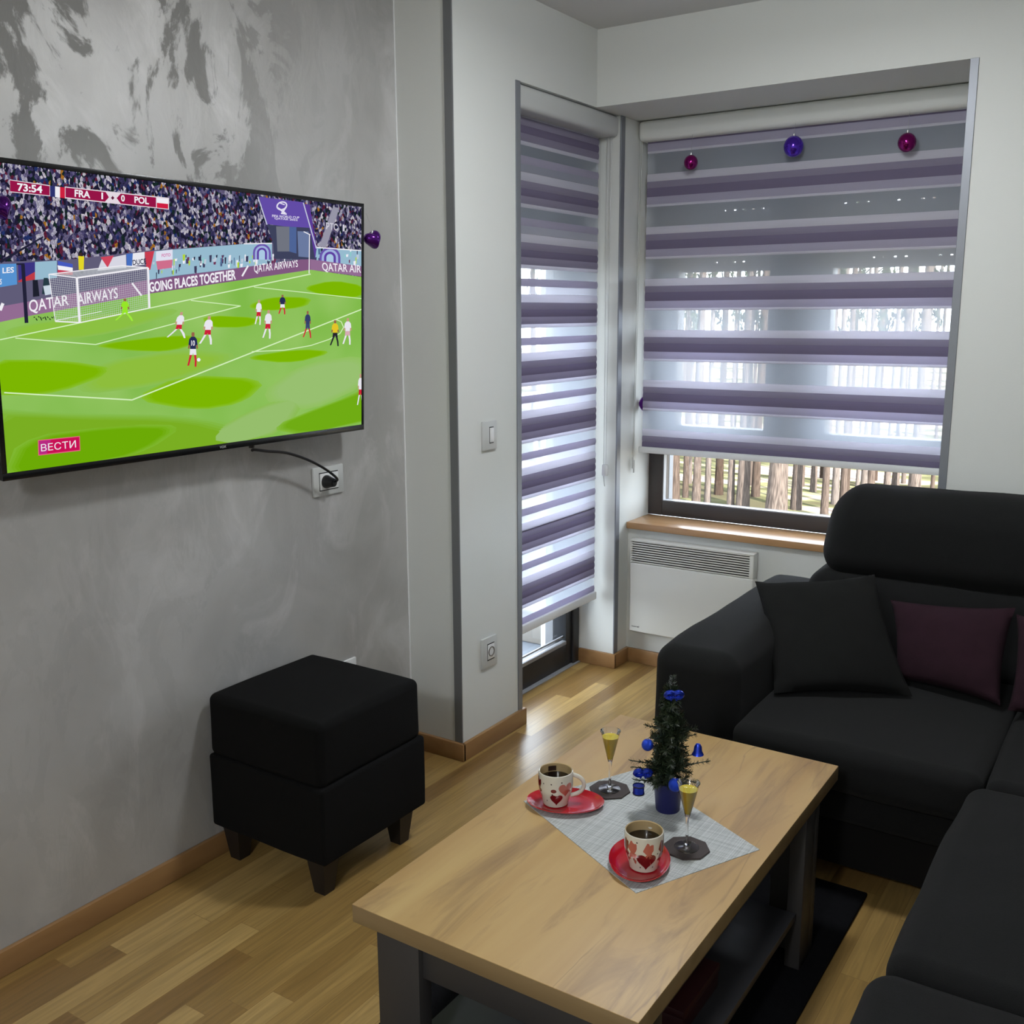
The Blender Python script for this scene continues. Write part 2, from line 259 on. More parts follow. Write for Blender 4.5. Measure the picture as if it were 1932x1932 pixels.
# ------------------------------------------------------------------ mesh helpers
class MB:
    def __init__(s): s.v = []; s.f = []; s.m = []
    def add(s, vs, fs, mi=0):
        o = len(s.v); s.v += [tuple(v) for v in vs]; s.f += [tuple(i+o for i in f) for f in fs]; s.m += [mi]*len(fs)
    def box(s, x0, x1, y0, y1, z0, z1, mi=0):
        v = [(x, y, z) for x in (x0, x1) for y in (y0, y1) for z in (z0, z1)]
        s.add(v, [(0, 1, 3, 2), (4, 6, 7, 5), (0, 4, 5, 1), (2, 3, 7, 6), (0, 2, 6, 4), (1, 5, 7, 3)], mi); return s
    def bbox(s, x0, x1, y0, y1, z0, z1, b=0.003, mi=0, seg=2):
        bm = bmesh.new(); bmesh.ops.create_cube(bm, size=1)
        for v in bm.verts: v.co = ((x0+x1)/2+v.co.x*(x1-x0), (y0+y1)/2+v.co.y*(y1-y0), (z0+z1)/2+v.co.z*(z1-z0))
        bmesh.ops.bevel(bm, geom=bm.edges[:], offset=b, segments=seg, profile=0.5, affect='EDGES')
        bm.verts.index_update(); s.add([v.co[:] for v in bm.verts], [[v.index for v in f.verts] for f in bm.faces], mi); bm.free(); return s
    def soft(s, x0, x1, y0, y1, z0, z1, r=0.04, puff=(0, 0, 0), n=10, mi=0, wob=0.0, seed=0):
        """rounded upholstery block; puff = bulge of the x, y and z faces"""
        h = Vector(((x1-x0)/2, (y1-y0)/2, (z1-z0)/2)); c = Vector(((x0+x1)/2, (y0+y1)/2, (z0+z1)/2))
        r = min(r, min(h)*0.98)
        def coords(hh):
            e = [-(hh-r)-r*math.tan(a*PI/4) for a in (1, .8, .6, .4, .2)]
            m_ = [-(hh-r)+(2*(hh-r))*i/n for i in range(n+1)]
            return e+m_+[-x for x in reversed(e)]
        for ax in range(3):
            a, b = [(1, 2), (2, 0), (0, 1)][ax]
            A, B = coords(h[a]), coords(h[b])
            for sg in (-1, 1):
                vs = []
                for i in A:
                    for j in B:
                        p = Vector((0, 0, 0)); p[ax] = sg*h[ax]; p[a] = i; p[b] = j
                        q = Vector([max(-(h[k]-r), min(h[k]-r, p[k])) for k in range(3)]); d = p-q
                        d = d.normalized() if d.length > 1e-9 else Vector((0, 0, 0))
                        o = q+d*r
                        for k in range(3):
                            k1, k2 = [(1, 2), (2, 0), (0, 1)][k]
                            w = max(0, 1-(o[k1]/h[k1])**2)*max(0, 1-(o[k2]/h[k2])**2)
                            o[k] += puff[k]*w*d[k] if abs(d[k]) > 0.3 else 0
                        if wob:
                            o += d*wob*mnoise.noise((c+o)*6+Vector((seed, 0, 0)))
                        vs.append(c+o)
                nb = len(B); fs = []
                for i in range(len(A)-1):
                    for j in range(nb-1):
                        f = (i*nb+j, (i+1)*nb+j, (i+1)*nb+j+1, i*nb+j+1); fs.append(f if sg > 0 else f[::-1])
                s.add(vs, fs, mi)
        return s
    def lathe(s, cx, cy, prof, n=32, mi=0, a0=0.0, oct_=False):
        """prof: list of (r, z) or (r, z, mat)"""
        rows = []; o = len(s.v)
        for p in prof:
            if p[0] < 1e-6: rows.append([len(s.v)]); s.v.append((cx, cy, p[1]))
            else:
                rows.append(list(range(len(s.v), len(s.v)+n)))
                s.v += [(cx+p[0]*math.cos(a0+2*PI*k/n), cy+p[0]*math.sin(a0+2*PI*k/n), p[1]) for k in range(n)]
        for i in range(len(rows)-1):
            A, B = rows[i], rows[i+1]; mm = prof[i+1][2] if len(prof[i+1]) > 2 else mi
            for k in range(n):
                k2 = (k+1) % n
                if len(A) == 1 and len(B) == 1: continue
                if len(A) == 1: s.f.append((A[0], B[k2], B[k]))
                elif len(B) == 1: s.f.append((A[k], A[k2], B[0]))
                else: s.f.append((A[k], A[k2], B[k2], B[k]))
                s.m.append(mm)
        return s
    def tube(s, pts, r, n=8, mi=0, cap=True):
        P = [Vector(p) for p in pts]; rings = []; up = None
        rr = r if isinstance(r, (list, tuple)) else [r]*len(P)
        for i, p in enumerate(P):
            t = (P[min(i+1, len(P)-1)]-P[max(i-1, 0)]).normalized()
            if up is None: up = Vector((0, 0, 1)) if abs(t.z) < 0.9 else Vector((1, 0, 0))
            a = t.cross(up).normalized(); b = t.cross(a).normalized(); up = -b if False else a.cross(t).normalized()
            rings.append([p+(a*math.cos(2*PI*k/n)+b*math.sin(2*PI*k/n))*rr[i] for k in range(n)])
        vs = [v for r_ in rings for v in r_]
        fs = [(i*n+k, i*n+(k+1) % n, (i+1)*n+(k+1) % n, (i+1)*n+k) for i in range(len(P)-1) for k in range(n)]
        if cap: fs += [tuple(range(n))[::-1], tuple((len(P)-1)*n+k for k in range(n))]
        s.add(vs, fs, mi); return s
    def sphere(s, c, r, n=20, mi=0, sz=1.0):
        prof = [(r*math.sin(PI*i/(n//2)), c[2]-r*sz*math.cos(PI*i/(n//2))) for i in range(n//2+1)]
        prof[0] = (0, prof[0][1]); prof[-1] = (0, prof[-1][1])
        return s.lathe(c[0], c[1], prof, n, mi)
    def xf(s, mtx):
        s.v = [tuple(mtx @ Vector(v)) for v in s.v]; return s
    def build(s, name, mats, parent=None, smooth=True, angle=40, world=True):
        me = bpy.data.meshes.new(name); vs = s.v
        if parent is not None and world:
            inv = full(parent).inverted(); vs = [tuple(inv @ Vector(v)) for v in vs]
        me.from_pydata(vs, [], s.f); me.update()
        bm = bmesh.new(); bm.from_mesh(me); bmesh.ops.remove_doubles(bm, verts=bm.verts[:], dist=1e-5)
        bmesh.ops.recalc_face_normals(bm, faces=bm.faces[:]); bm.to_mesh(me); bm.free()
        for x in (mats if isinstance(mats, (list, tuple)) else [mats]): me.materials.append(M[x] if isinstance(x, str) else x)
        if smooth:
            me.polygons.foreach_set('use_smooth', [True]*len(me.polygons)); me.set_sharp_from_angle(angle=math.radians(angle))
        o = bpy.data.objects.new(name, me); COL.objects.link(o)
        if parent is not None: o.parent = parent
        return o
# keep material indices through remove_doubles
_build = MB.build
def _b(s, name, mats, parent=None, smooth=True, angle=40, world=True, weld=True):
    me = bpy.data.meshes.new(name); vs = s.v
    if parent is not None and world:
        inv = full(parent).inverted(); vs = [tuple(inv @ Vector(v)) for v in vs]
    me.from_pydata(vs, [], s.f)
    me.polygons.foreach_set('material_index', s.m); me.update()
    if weld:
        bm = bmesh.new(); bm.from_mesh(me); bmesh.ops.remove_doubles(bm, verts=bm.verts[:], dist=1e-5)
        bmesh.ops.recalc_face_normals(bm, faces=bm.faces[:]); bm.to_mesh(me); bm.free()
    for x in (mats if isinstance(mats, (list, tuple)) else [mats]): me.materials.append(M[x] if isinstance(x, str) else x)
    if smooth:
        me.polygons.foreach_set('use_smooth', [True]*len(me.polygons)); me.set_sharp_from_angle(angle=math.radians(angle))
    o = bpy.data.objects.new(name, me); COL.objects.link(o)
    if parent is not None: o.parent = parent
    return o
MB.build = _b
def full(o):
    m = o.matrix_basis.copy(); p = o.parent
    while p is not None: m = p.matrix_basis @ m; p = p.parent
    return m
def tag(o, label, cat, group=None, kind=None):
    if label: o['label'] = label
    if cat: o['category'] = cat
    if group: o['group'] = group
    if kind: o['kind'] = kind
    return o
def thing(name, loc, label, cat, group=None, rz=0.0):
    o = bpy.data.objects.new(name, None); COL.objects.link(o); o.location = loc; o.rotation_euler = (0, 0, rz); o.empty_display_size = 0.1
    return tag(o, label, cat, group)
def recenter(o, loc):
    """put a one-mesh thing's origin at its base"""
    o.data.transform(Matrix.Translation(-Vector(loc))); o.location = loc; return o
def struct(o): o['kind'] = 'structure'; return o
def copy_tree(src, parent=None):
    c = src.copy(); COL.objects.link(c); c.parent = parent
    for ch in list(src.children): copy_tree(ch, c)
    return c

# ------------------------------------------------------------------ room shell
XW, XA = -2.225, -1.997           # plaster wall plane, balcony wall plane
Y1, YD0, YD1, Y2, Y3, Y4 = 2.697, 3.08, 3.83, 3.628, 3.955, 4.15
ZC, ZL, ZS = 2.606, 2.327, 0.645
XR, XE, YB = -0.66, 1.15, -2.3
struct(MB().box(-2.30, XE+.2, YB-.2, 4.25, -0.12, 0).build('floor', 'floor', smooth=False))
struct(MB().box(-2.45, XE+.2, YB-.2, 4.30, ZC, ZC+.15).build('ceiling', 'ceiling', smooth=False))
struct(MB().box(XW-.25, XW, YB, Y1, 0, ZC).build('wall_left', 'plaster', smooth=False))
mb = MB().box(XW-.25, XA, Y1, YD0, 0, ZC); mb.box(XW-.15, XA, YD0, YD1, ZL, ZC); mb.box(XW-.15, XA, YD1, 4.35, 0, ZC)
struct(mb.build('wall_balcony', 'white_wall', smooth=False))
struct(MB().box(XA, XR, Y3, 4.30, 0, ZS-.03).build('wall_window', 'white_wall', smooth=False))
struct(MB().box(XA, XR, Y2, 4.30, ZL, ZC).build('wall_lintel', 'white_wall', smooth=False))
struct(MB().box(XR, XE+.2, Y2, 4.30, 0, ZC).build('wall_back', 'white_wall', smooth=False))
struct(MB().box(XE, XE+.2, YB, Y2, 0, ZC).build('wall_right', 'white_wall', smooth=False))
struct(MB().box(-2.6, XE+.2, YB-.2, YB, 0, ZC).build('wall_front', 'white_wall', smooth=False))
# corner profiles
struct(MB().bbox(XA-.030, XA+.002, Y1-.004, Y1+.002, .065, ZC, .001).build('trim_1', 'alu_dark', smooth=False))
struct(MB().bbox(XA-.002, XA+.004, YD0-.026, YD0+.002, .065, ZL, .001).build('trim_2', 'alu', smooth=False))
struct(MB().bbox(XA-.002, XA+.004, YD1-.002, YD1+.032, .065, ZL, .001).build('trim_3', 'alu', smooth=False))
struct(MB().bbox(XR-.004, XR+.022, Y2-.004, Y2+.002, 0, ZL, .001).build('trim_4', 'alu', smooth=False))
struct(MB().bbox(XW-.001, XW+.003, Y1-.004, Y1+.001, .065, ZC, .0008).build('trim_5', 'white_plastic', smooth=False))
# baseboards
BH = .065
struct(MB().bbox(XW, XW+.015, YB, Y1-.015, 0, BH, .003).build('baseboard_left', 'baseboard'))
mb = MB().bbox(XW, XA+.015, Y1-.015, Y1, 0, BH, .003); mb.bbox(XA, XA+.015, Y1-.013, YD0+.015, 0, BH, .003); mb.bbox(XA-.015, XA+.001, YD0, YD0+.014, 0, BH, .003)
struct(mb.build('baseboard_pier', 'baseboard'))
mb = MB().bbox(XA-.17, XA+.015, YD1-.015, YD1, 0, BH, .003); mb.bbox(XA, XA+.015, YD1-.012, Y3, 0, BH, .003)
struct(mb.build('baseboard_balcony', 'baseboard'))
struct(MB().bbox(XA+.015, -.6, Y3-.015, Y3, 0, BH, .003).build('baseboard_back', 'baseboard'))

# ------------------------------------------------------------------ main window
win = thing('window_1', (-1.3, 4.2, ZS), None, None); struct(win)
YF0, YF1 = 4.15, 4.22
mb = MB(); X0, X1 = XA, -.60; ZT = 2.42
mb.bbox(X0, X0+.07, YF0, YF1, ZS, ZT, .004); mb.bbox(X1-.07, X1, YF0, YF1, ZS, ZT, .004)
mb.bbox(X0+.0695, X1-.0695, YF0+.0006, YF1-.0006, ZS, .712, .003); mb.bbox(X0+.0695, X1-.0695, YF0+.0006, YF1-.0006, ZT-.07, ZT, .003)
mb.bbox(X0+.0695, X1-.0695, YF0+.0006, YF1-.0006, .930, 1.045, .003); mb.bbox(-1.42, -1.267, YF0-.004, YF1+.004, 1.04, ZT, .004)
mb.build('window_frame', 'window_frame', win)
mb = MB()
for a, b in ((X0+.07, -1.42), (-1.267, X1-.07)):      # sashes
    mb.bbox(a, a+.06, YF0-.014, YF1-.01, 1.045, ZT-.07, .004); mb.bbox(b-.045, b, YF0-.014, YF1-.01, 1.045, ZT-.07, .004)
    mb.bbox(a, b, YF0-.0138, YF1-.0102, 1.02, 1.06, .004)
mb.build('sash', 'window_frame', win)
mb = MB(); mb.box(X0+.068, X0+.074, YF0+.004, YF0+.03, .71, .932); mb.box(X0+.07, X1-.07, YF0+.004, YF0+.03, .708, .716)
mb.build('glazing_seal', 'seal', win)
mb = MB(); mb.box(X0+.07, X1-.07, YF0+.034, YF0+.038, .712, .93); mb.box(X0+.07, -1.42, YF0+.034, YF0+.038, 1.045, ZT-.07); mb.box(-1.267, X1-.07, YF0+.034, YF0+.038, 1.045, ZT-.07)
mb.build('window_pane', 'glass', win, smooth=False)
MB().bbox(XA+.001, -.661, Y3-.022, YF0, ZS-.03, ZS, .004).build('window_sill', 'sill', win)

# ------------------------------------------------------------------ balcony door
door = thing('door_1', (-2.2, 3.455, 0), None, None); struct(door)
DX0, DX1 = -2.245, -2.178
mb = MB(); mb.bbox(DX0, DX1, YD0, YD0+.10, 0, ZL, .004); mb.bbox(DX0, DX1, YD1-.105, YD1, 0, ZL, .004)
mb.bbox(DX0+.0006, DX1-.0006, YD0+.099, YD1-.104, 0, .105, .003); mb.bbox(DX0+.0006, DX1-.0006, YD0+.099, YD1-.104, ZL-.1, ZL, .003)
mb.bbox(DX1-.002, DX1+.012, YD1-.06, YD1-.01, .0, ZL, .004)
mb.build('door_frame', 'door_frame', door)
mb = MB(); mb.bbox(DX1-.02, DX1+.002, YD0+.1, YD1-.105, .105, .122, .002); mb.bbox(DX1-.02, DX1-.012, YD0+.1, YD1-.105, .135, .143, .002)
mb.build('glazing_bead', 'seal', door)
MB().box(-2.214, -2.210, YD0+.1, YD1-.105, .105, ZL-.1).build('door_pane', 'glass', door, smooth=False)
MB().bbox(DX1-.002, DX1+.022, YD0, YD1, 0, .006, .002).build('threshold', 'seal', door)

# ------------------------------------------------------------------ zebra roller blinds
def zebra(prefix_parent, horiz, depth_axis, plane, a0, a1, ztop, zbot, pattern, t0, period, thick=.0035):
    """horiz bands; pattern = list of (offset from strip top, height, material idx)"""
    mb = MB()
    def band(z1, z0, mi):
        z1 = min(z1, ztop); z0 = max(z0, zbot)
        if z1-z0 < .001: return
        t = thick if mi in (0, 1, 2, 3) else .0006
        if mi in (0, 1, 2, 3):   # slightly pillowed opaque band
            zm = [z0, z0+(z1-z0)*.25, z0+(z1-z0)*.5, z0+(z1-z0)*.75, z1]; dd = [.0005, t*.8, t, t*.8, .0005]
        else: zm = [z0, z1]; dd = [t, t]
        vs = []; fs = []
        for z, d in zip(zm, dd):
            for s_ in (1, -1):
                for e in (a0, a1):
                    vs.append((plane+d*s_, e, z) if depth_axis == 'x' else (e, plane-d*s_, z))
        n = len(zm)
        for i in range(n-1):
            b = i*4; fs += [(b, b+1, b+5, b+4), (b+2, b+6, b+7, b+3)]
            if mi < 4: fs += [(b, b+4, b+6, b+2), (b+1, b+3, b+7, b+5)]
        if mi < 4: fs += [(0, 2, 3, 1), ((n-1)*4, (n-1)*4+1, (n-1)*4+3, (n-1)*4+2)]
        if mi >= 4: fs = [fs[0]]
        mb.add(vs, fs, mi)
    k = -2; T = t0+2*period
    while T > zbot:
        for off, h, mi in pattern: band(T-off, T-off-h, mi)
        T -= period
    return mb
BM_ = ['blind_light', 'blind_pale', 'blind_mid', 'blind_dark', 'blind_sheer', 'blind_veil']
bl = thing('roller_blind', (-1.33, 4.0, .95), 'wide purple and white zebra roller blind pulled down over the large window above the sill', 'blind')
zebra(bl, 'x', 'y', 4.02, -1.968, -.664, 2.262, .968,
      [(0, .030, 0), (.030, .026, 2), (.056, .036, 3), (.092, .030, 1), (.122, .010, 0), (.132, .0815, 4)], 2.118, .2135).build('striped_fabric', BM_, bl)
mb = MB().bbox(-1.982, -.664, 4.008, 4.032, .945, .972, .004); mb.build('bottom_rail', 'white_plastic', bl)
mb = MB(); mb.bbox(-1.992, -.662, 3.972, 4.06, 2.245, 2.326, .018, seg=4); mb.build('cassette', 'white_wall', bl)
mb = MB()
for dx in (0, .014):
    mb.tube([(-1.985, 3.985+dx, 2.25), (-1.985, 3.975+dx, 1.6), (-1.984, 3.962+dx*.7, .93)], .0011, 5)
mb.build('pull_cord', 'grey_plastic', bl)
mb = MB(); mb.tube([(-1.984, 3.962, .93), (-1.984, 3.962, .88)], .004, 8); mb.tube([(-1.984, 3.974, .915), (-1.984, 3.974, .86)], .004, 8); mb.build('cord_weight', 'grey_plastic', bl)
bl2 = thing('roller_blind', (-2.06, 3.45, .32), 'tall narrow purple and white zebra roller blind covering the balcony door', 'blind')
zebra(bl2, 'y', 'x', -2.077, YD0+.012, 3.79, 2.262, .345,
      [(0, .030, 0), (.030, .026, 2), (.056, .027, 3), (.083, .027, 2), (.110, .014, 0), (.124, .036, 4), (.160, .028, 1), (.188, .028, 5)], 2.053, .2165).build('striped_fabric', BM_, bl2)
MB().bbox(-2.09, -2.064, YD0+.008, 3.795, .315, .350, .005).build('bottom_rail', 'white_plastic', bl2)
mb = MB(); mb.bbox(-2.11, XA-.004, YD0+.004, YD1-.004, 2.245, 2.325, .018, seg=4); mb.build('cassette', 'grey_plastic', bl2)
mb = MB(); mb.tube([(-2.03, 3.812, 2.26), (-2.03, 3.806, 1.5), (-2.03, 3.798, .90)], .0013, 5); mb.tube([(-2.045, 3.812, 2.26), (-2.045, 3.806, 1.5), (-2.04, 3.80, .90)], .0013, 5)
mb.tube([(-2.035, 3.800, .90), (-2.035, 3.79, .86), (-2.035, 3.80, .82)], .0022, 6); mb.build('pull_cord', 'grey_plastic', bl2)
mb = MB().bbox(-2.044, -2.022, 3.786, 3.812, .865, .915, .006); mb.build('cord_clip', 'white_plastic', bl2)

# exterior roller shutters, half lowered
def shutter(name, loc, label, along, fixed, a0, a1, z0, z1, guide):
    t = thing(name, loc, label, 'shutter')
    mb = MB(); z = z0; k = 0; rnd = random.Random(4)
    def bx(e0, e1, zz0, zz1, d=.006):
        if along == 'x': mb.box(e0, e1, fixed-d, fixed+d, zz0, zz1)
        else: mb.box(fixed-d, fixed+d, e0, e1, zz0, zz1)
    while z < z1:
        bx(a0, a1, z, min(z+.038, z1)); zz = z+.038
        if zz < z1:
            if k in (0, 5, 6):      # slots in the hinge strip let daylight through
                e = a0
                while e < a1:
                    L_ = .03+(.14*rnd.random() if rnd.random() < .5 else 0); bx(e, min(e+L_, a1), zz, min(zz+.005, z1), .004); e += L_+.011
            else: bx(a0, a1, zz, min(zz+.005, z1), .004)
        z += .043; k += 1
    mb.build('slat_curtain', 'shutter', t, smooth=False)
    for e in (a0, a1):
        mb = MB()
        if along == 'x': mb.box(e-.02, e+.02, fixed-.02, fixed+.02, guide, z1)
        else: mb.box(fixed-.02, fixed+.02, e-.02, e+.02, guide, z1)
        mb.build('guide_rail', 'shutter', t, smooth=False)
    return t
M['shutter'] = mat('grey_shutter', srgb(120, 122, 126), 0.5)
shutter('roller_shutter', (-1.3, 4.27, 1.70), 'grey exterior roller shutter lowered halfway outside the large window', 'x', 4.27, -1.96, -.62, 1.722, 2.45, .66)
shutter('roller_shutter', (-2.30, 3.45, 1.75), 'grey exterior roller shutter lowered partway outside the balcony door', 'y', -2.30, YD0+.03, YD1-.03, 1.75, 2.45, .02)

# ------------------------------------------------------------------ outside: ground, balcony, pines
GZ = -3.6
def ground_mat():
    m, nt, N, L, P = new_mat('sunlit_park_ground')
    tc = N.new('ShaderNodeTexCoord'); mp = N.new('ShaderNodeMapping'); mp.inputs['Scale'].default_value = (.14, .5, 1); mp.inputs['Rotation'].default_value = (0, 0, .45); L.new(tc.outputs['Object'], mp.inputs[0])
    n = N.new('ShaderNodeTexNoise'); n.inputs['Scale'].default_value = 1.3; n.inputs['Detail'].default_value = 6; n.inputs['Distortion'].default_value = .6; L.new(mp.outputs[0], n.inputs['Vector'])
    r = N.new('ShaderNodeValToRGB'); L.new(n.outputs['Fac'], r.inputs[0]); e = r.color_ramp.elements
    e[0].position = .38; e[0].color = (.04, .036, .022, 1); e[1].position = .56; e[1].color = (.17, .135, .115, 1)
    k = e.new(.46); k.color = (.05, .05, .026, 1); k = e.new(.51); k.color = (.09, .085, .045, 1)
    L.new(r.outputs[0], P.inputs['Base Color']); P.inputs['Roughness'].default_value = 1; P.inputs['Specular IOR Level'].default_value = 0; return m
M['ground'] = ground_mat()
g = MB().box(-90, 40, 5.5, 130, GZ-.2, GZ).box(-90, -3.9, -40, 5.5, GZ-.2, GZ).build('park_ground', 'ground', smooth=False)
recenter(g, (-20, 40, GZ)); tag(g, 'sunlit park ground of grass and sandy paths below the window', 'ground', kind='structure')
def bark():
    m, nt, N, L, P = new_mat('pine_bark')
    tc = N.new('ShaderNodeTexCoord'); mp = N.new('ShaderNodeMapping'); mp.inputs['Scale'].default_value = (9, 9, 1.6); L.new(tc.outputs['Object'], mp.inputs[0])
    v = N.new('ShaderNodeTexVoronoi'); v.inputs['Scale'].default_value = 1.6; L.new(mp.outputs[0], v.inputs['Vector'])
    oi = N.new('ShaderNodeObjectInfo')
    r = N.new('ShaderNodeValToRGB'); L.new(v.outputs['Distance'], r.inputs[0]); e = r.color_ramp.elements
    e[0].position = .1; e[0].color = (.085, .066, .055, 1); e[1].position = .7; e[1].color = (.028, .022, .019, 1)
    mr = N.new('ShaderNodeMapRange'); mr.inputs['To Min'].default_value = .6; mr.inputs['To Max'].default_value = 1.7; L.new(oi.outputs['Random'], mr.inputs[0])
    h = N.new('ShaderNodeHueSaturation'); L.new(r.outputs[0], h.inputs['Color']); L.new(mr.outputs[0], h.inputs['Value']); mr2 = N.new('ShaderNodeMapRange'); mr2.inputs['From Min'].default_value = 1; mr2.inputs['From Max'].default_value = 0; mr2.inputs['To Min'].default_value = .6; mr2.inputs['To Max'].default_value = 1.3; L.new(oi.outputs['Random'], mr2.inputs[0]); L.new(mr2.outputs[0], h.inputs['Saturation']); L.new(h.outputs[0], P.inputs['Base Color'])
    P.inputs['Roughness'].default_value = 1; P.inputs['Specular IOR Level'].default_value = 0; return m
M['bark'] = bark()
M['pine'] = mat('pine_foliage', (.022, .03, .016), 1, spec=0)
def trunk_mesh(seed):
    rnd = random.Random(seed); n = 14; mb = MB(); rings = []; H = 15
    for i in range(11):
        z = H*(i/10)**1.3; r = 1.0*(1.28 if i == 0 else 1.06 if i == 1 else 1-.05*i); ox = .25*math.sin(z*.28+seed); oy = .2*math.cos(z*.22+seed)
        rings.append([(ox+r*(1+.06*rnd.uniform(-1, 1))*math.cos(2*PI*k/n), oy+r*(1+.06*rnd.uniform(-1, 1))*math.sin(2*PI*k/n), z) for k in range(n)])
    mb.add([v for r in rings for v in r], [(i*n+k, i*n+(k+1) % n, (i+1)*n+(k+1) % n, (i+1)*n+k) for i in range(10) for k in range(n)])
    return mb
def crown_mb(seed, zlo, cnt):
    rnd = random.Random(seed); mb = MB()
    for b in range(cnt):
        z = rnd.uniform(zlo, 15); L_ = rnd.uniform(.6, 2.4)*(1 if z > 8 else .75); a = rnd.uniform(0, 2*PI); d = Vector((math.cos(a), math.sin(a), rnd.uniform(-.25, .2)))
        p0 = Vector((0, 0, z)); mb.tube([p0, p0+d*L_], [.03, .01], 4)
        for t in range(14):
            c = p0+d*L_*rnd.uniform(.35, 1.05)+Vector((rnd.gauss(0, .16), rnd.gauss(0, .16), rnd.gauss(0, .1)))
            e1 = Vector((rnd.gauss(0, 1), rnd.gauss(0, 1), rnd.gauss(0, .5))).normalized()*rnd.uniform(.12, .3); e2 = Vector((rnd.gauss(0, 1), rnd.gauss(0, 1), rnd.gauss(0, .7))).normalized()*rnd.uniform(.05, .12)
            mb.add([c-e1, c+e2, c+e1, c-e2], [(0, 1, 2, 3)])
    return mb
proto = []
for k in range(3):
    tr = thing('pine_tree', (0, 0, GZ), 'x', 'tree'); t = trunk_mesh(k+1).build('trunk', 'bark', tr, world=False); c = crown_mb(k+10, (4.4, 5.0, 5.8)[k], 55).build('foliage', 'pine', tr, world=False, smooth=False, weld=False)
    proto.append(tr)
SPOTS = [(-11.45, 25.35, 0.141), (-11.52, 26.32, 0.074), (-12.39, 28.63, 0.057), (-10.85, 25.56, 0.102), (-10.70, 25.95, 0.077), (-10.89, 27.25, 0.107), (-9.86, 25.6, 0.087), (-9.5, 25.45, 0.149), (-10.66, 29.28, 0.057), (-9.86, 27.53, 0.106), (-8.35, 24.84, 0.238), (-8.28, 26.2, 0.125), (-9.83, 31.03, 0.05), (-9.32, 29.91, 0.084), (-8.73, 29.13, 0.082), (-9.27, 31.8, 0.059), (-7.34, 25.61, 0.084), (-7.65, 27.55, 0.089), (-7.12, 26.32, 0.085), (-7.52, 28.29, 0.052), (-7.6, 29.65, 0.05), (-7.54, 30.05, 0.082), (-7.44, 30.49, 0.097), (-7.72, 32.12, 0.05), (-7.01, 30.57, 0.082), (-6.88, 31.2, 0.096), (-6.86, 32.03, 0.057), (-5.7, 27.81, 0.148), (-6.12, 30.56, 0.05), (-5.85, 31.1, 0.05)]
LAB = ['pale pine trunk right beside the left frame of the large window', 'dark slim pine, second from the left in the clear strip of glass', 'thin far pine just right of the slim dark one near the left frame',
 'broad grey pine left of the orange lit one, left part of the clear glass', 'sunlit orange pine standing against the broad grey trunk, left part of the glass', 'pinkish pine alone in the gap left of the twin grey trunks',
 'left one of the twin grey pines standing close together', 'wider right one of the twin grey pines', 'thin far pine just right of the twin grey trunks', 'brown pine just left of the thickest trunk, set further back',
 'thickest pine with cracked brown bark in the middle of the glass', 'bright pale pine pressed against the right of the thickest trunk', 'hair thin far pine right of the pale trunk by the thickest pine', 'slim far pine, first clear one right of the thickest trunk pair',
 'medium far pine with a flared foot in the middle of the lawn', 'thin far pine before the white slender trunk', 'slender nearly white pine whose foot reaches the bottom of the glass', 'reddish pine just right of the slender white trunk',
 'brownish pine right of the reddish one, its foot near the sofa back', 'thin pine squeezed behind the brownish one near the sofa back', 'thin far pine left of a grey brown pair above the sofa back', 'left trunk of the grey brown pair above the sofa back',
 'right trunk of the grey brown pair above the sofa back', 'hair thin far pine right of the grey brown pair', 'reddish brown far pine over the sofa back, left of its grey neighbour', 'grey far pine over the sofa back beside a reddish one',
 'thin far pine left of the big orange trunk on the right', 'big sunlit orange pine at the right part of the clear glass', 'thin pine right of the big orange trunk', 'last thin pine beside the right edge of the clear glass']
rnd = random.Random(7)
extra = []
while len(extra) < 22:
    d = rnd.uniform(42, 80); a = rnd.uniform(.08, .98); x, y = -d*math.sin(a), d*math.cos(a)
    if all(math.hypot(x-q_[0], y-q_[1]) > 5.2 for q_ in extra): extra.append((x, y, rnd.uniform(.10, .2)))
for i, (x, y, r) in enumerate(SPOTS+extra):
    o = proto[i] if i < 3 else copy_tree(proto[i % 3])
    r2 = r
    o.location = (x, y, GZ); o.rotation_euler = (0, 0, rnd.uniform(0, 6.28))
    for ch in o.children:
        if ch.name.startswith('trunk'): ch.scale = (r2, r2, 1)
        elif i < len(SPOTS): ch.scale = (.22, .22, 1)
    if i < len(SPOTS): tag(o, LAB[i], 'tree', 'pines seen through the large window')
    else: tag(o, 'distant pine in the dense row at the back of the park', 'tree', 'distant pines')
# balcony outside the door
M['concrete'] = mat('pale_balcony_tiles', srgb(92, 98, 106), .8)
b = thing('balcony', (-3.0, 3.0, -.1), 'pale balcony platform with light parapet outside the narrow door', 'balcony')
MB().box(-3.7, -2.31, 1.6, 6.0, -.16, -.02).build('floor_slab', 'concrete', b, smooth=False)
mb = MB().box(-3.74, -3.66, 1.6, 6.0, -.16, .14); mb.build('parapet', 'concrete', b, smooth=False)
MB().tube([(-3.7, 1.6, 1.0), (-3.7, 6.0, 1.0)], .025, 10).build('handrail', 'alu', b)
for yy in (1.7, 2.75, 3.8, 4.85, 5.9): MB().tube([(-3.7, yy, .28), (-3.7, yy, 1.0)], .016, 8).build('post', 'alu', b)
M['box_grey'] = mat('taupe_storage_box', srgb(120, 116, 110), .7)
sb = thing('storage_box', (-2.50, 4.12, -.02), 'taupe grey box on the balcony behind the door glass', 'box')
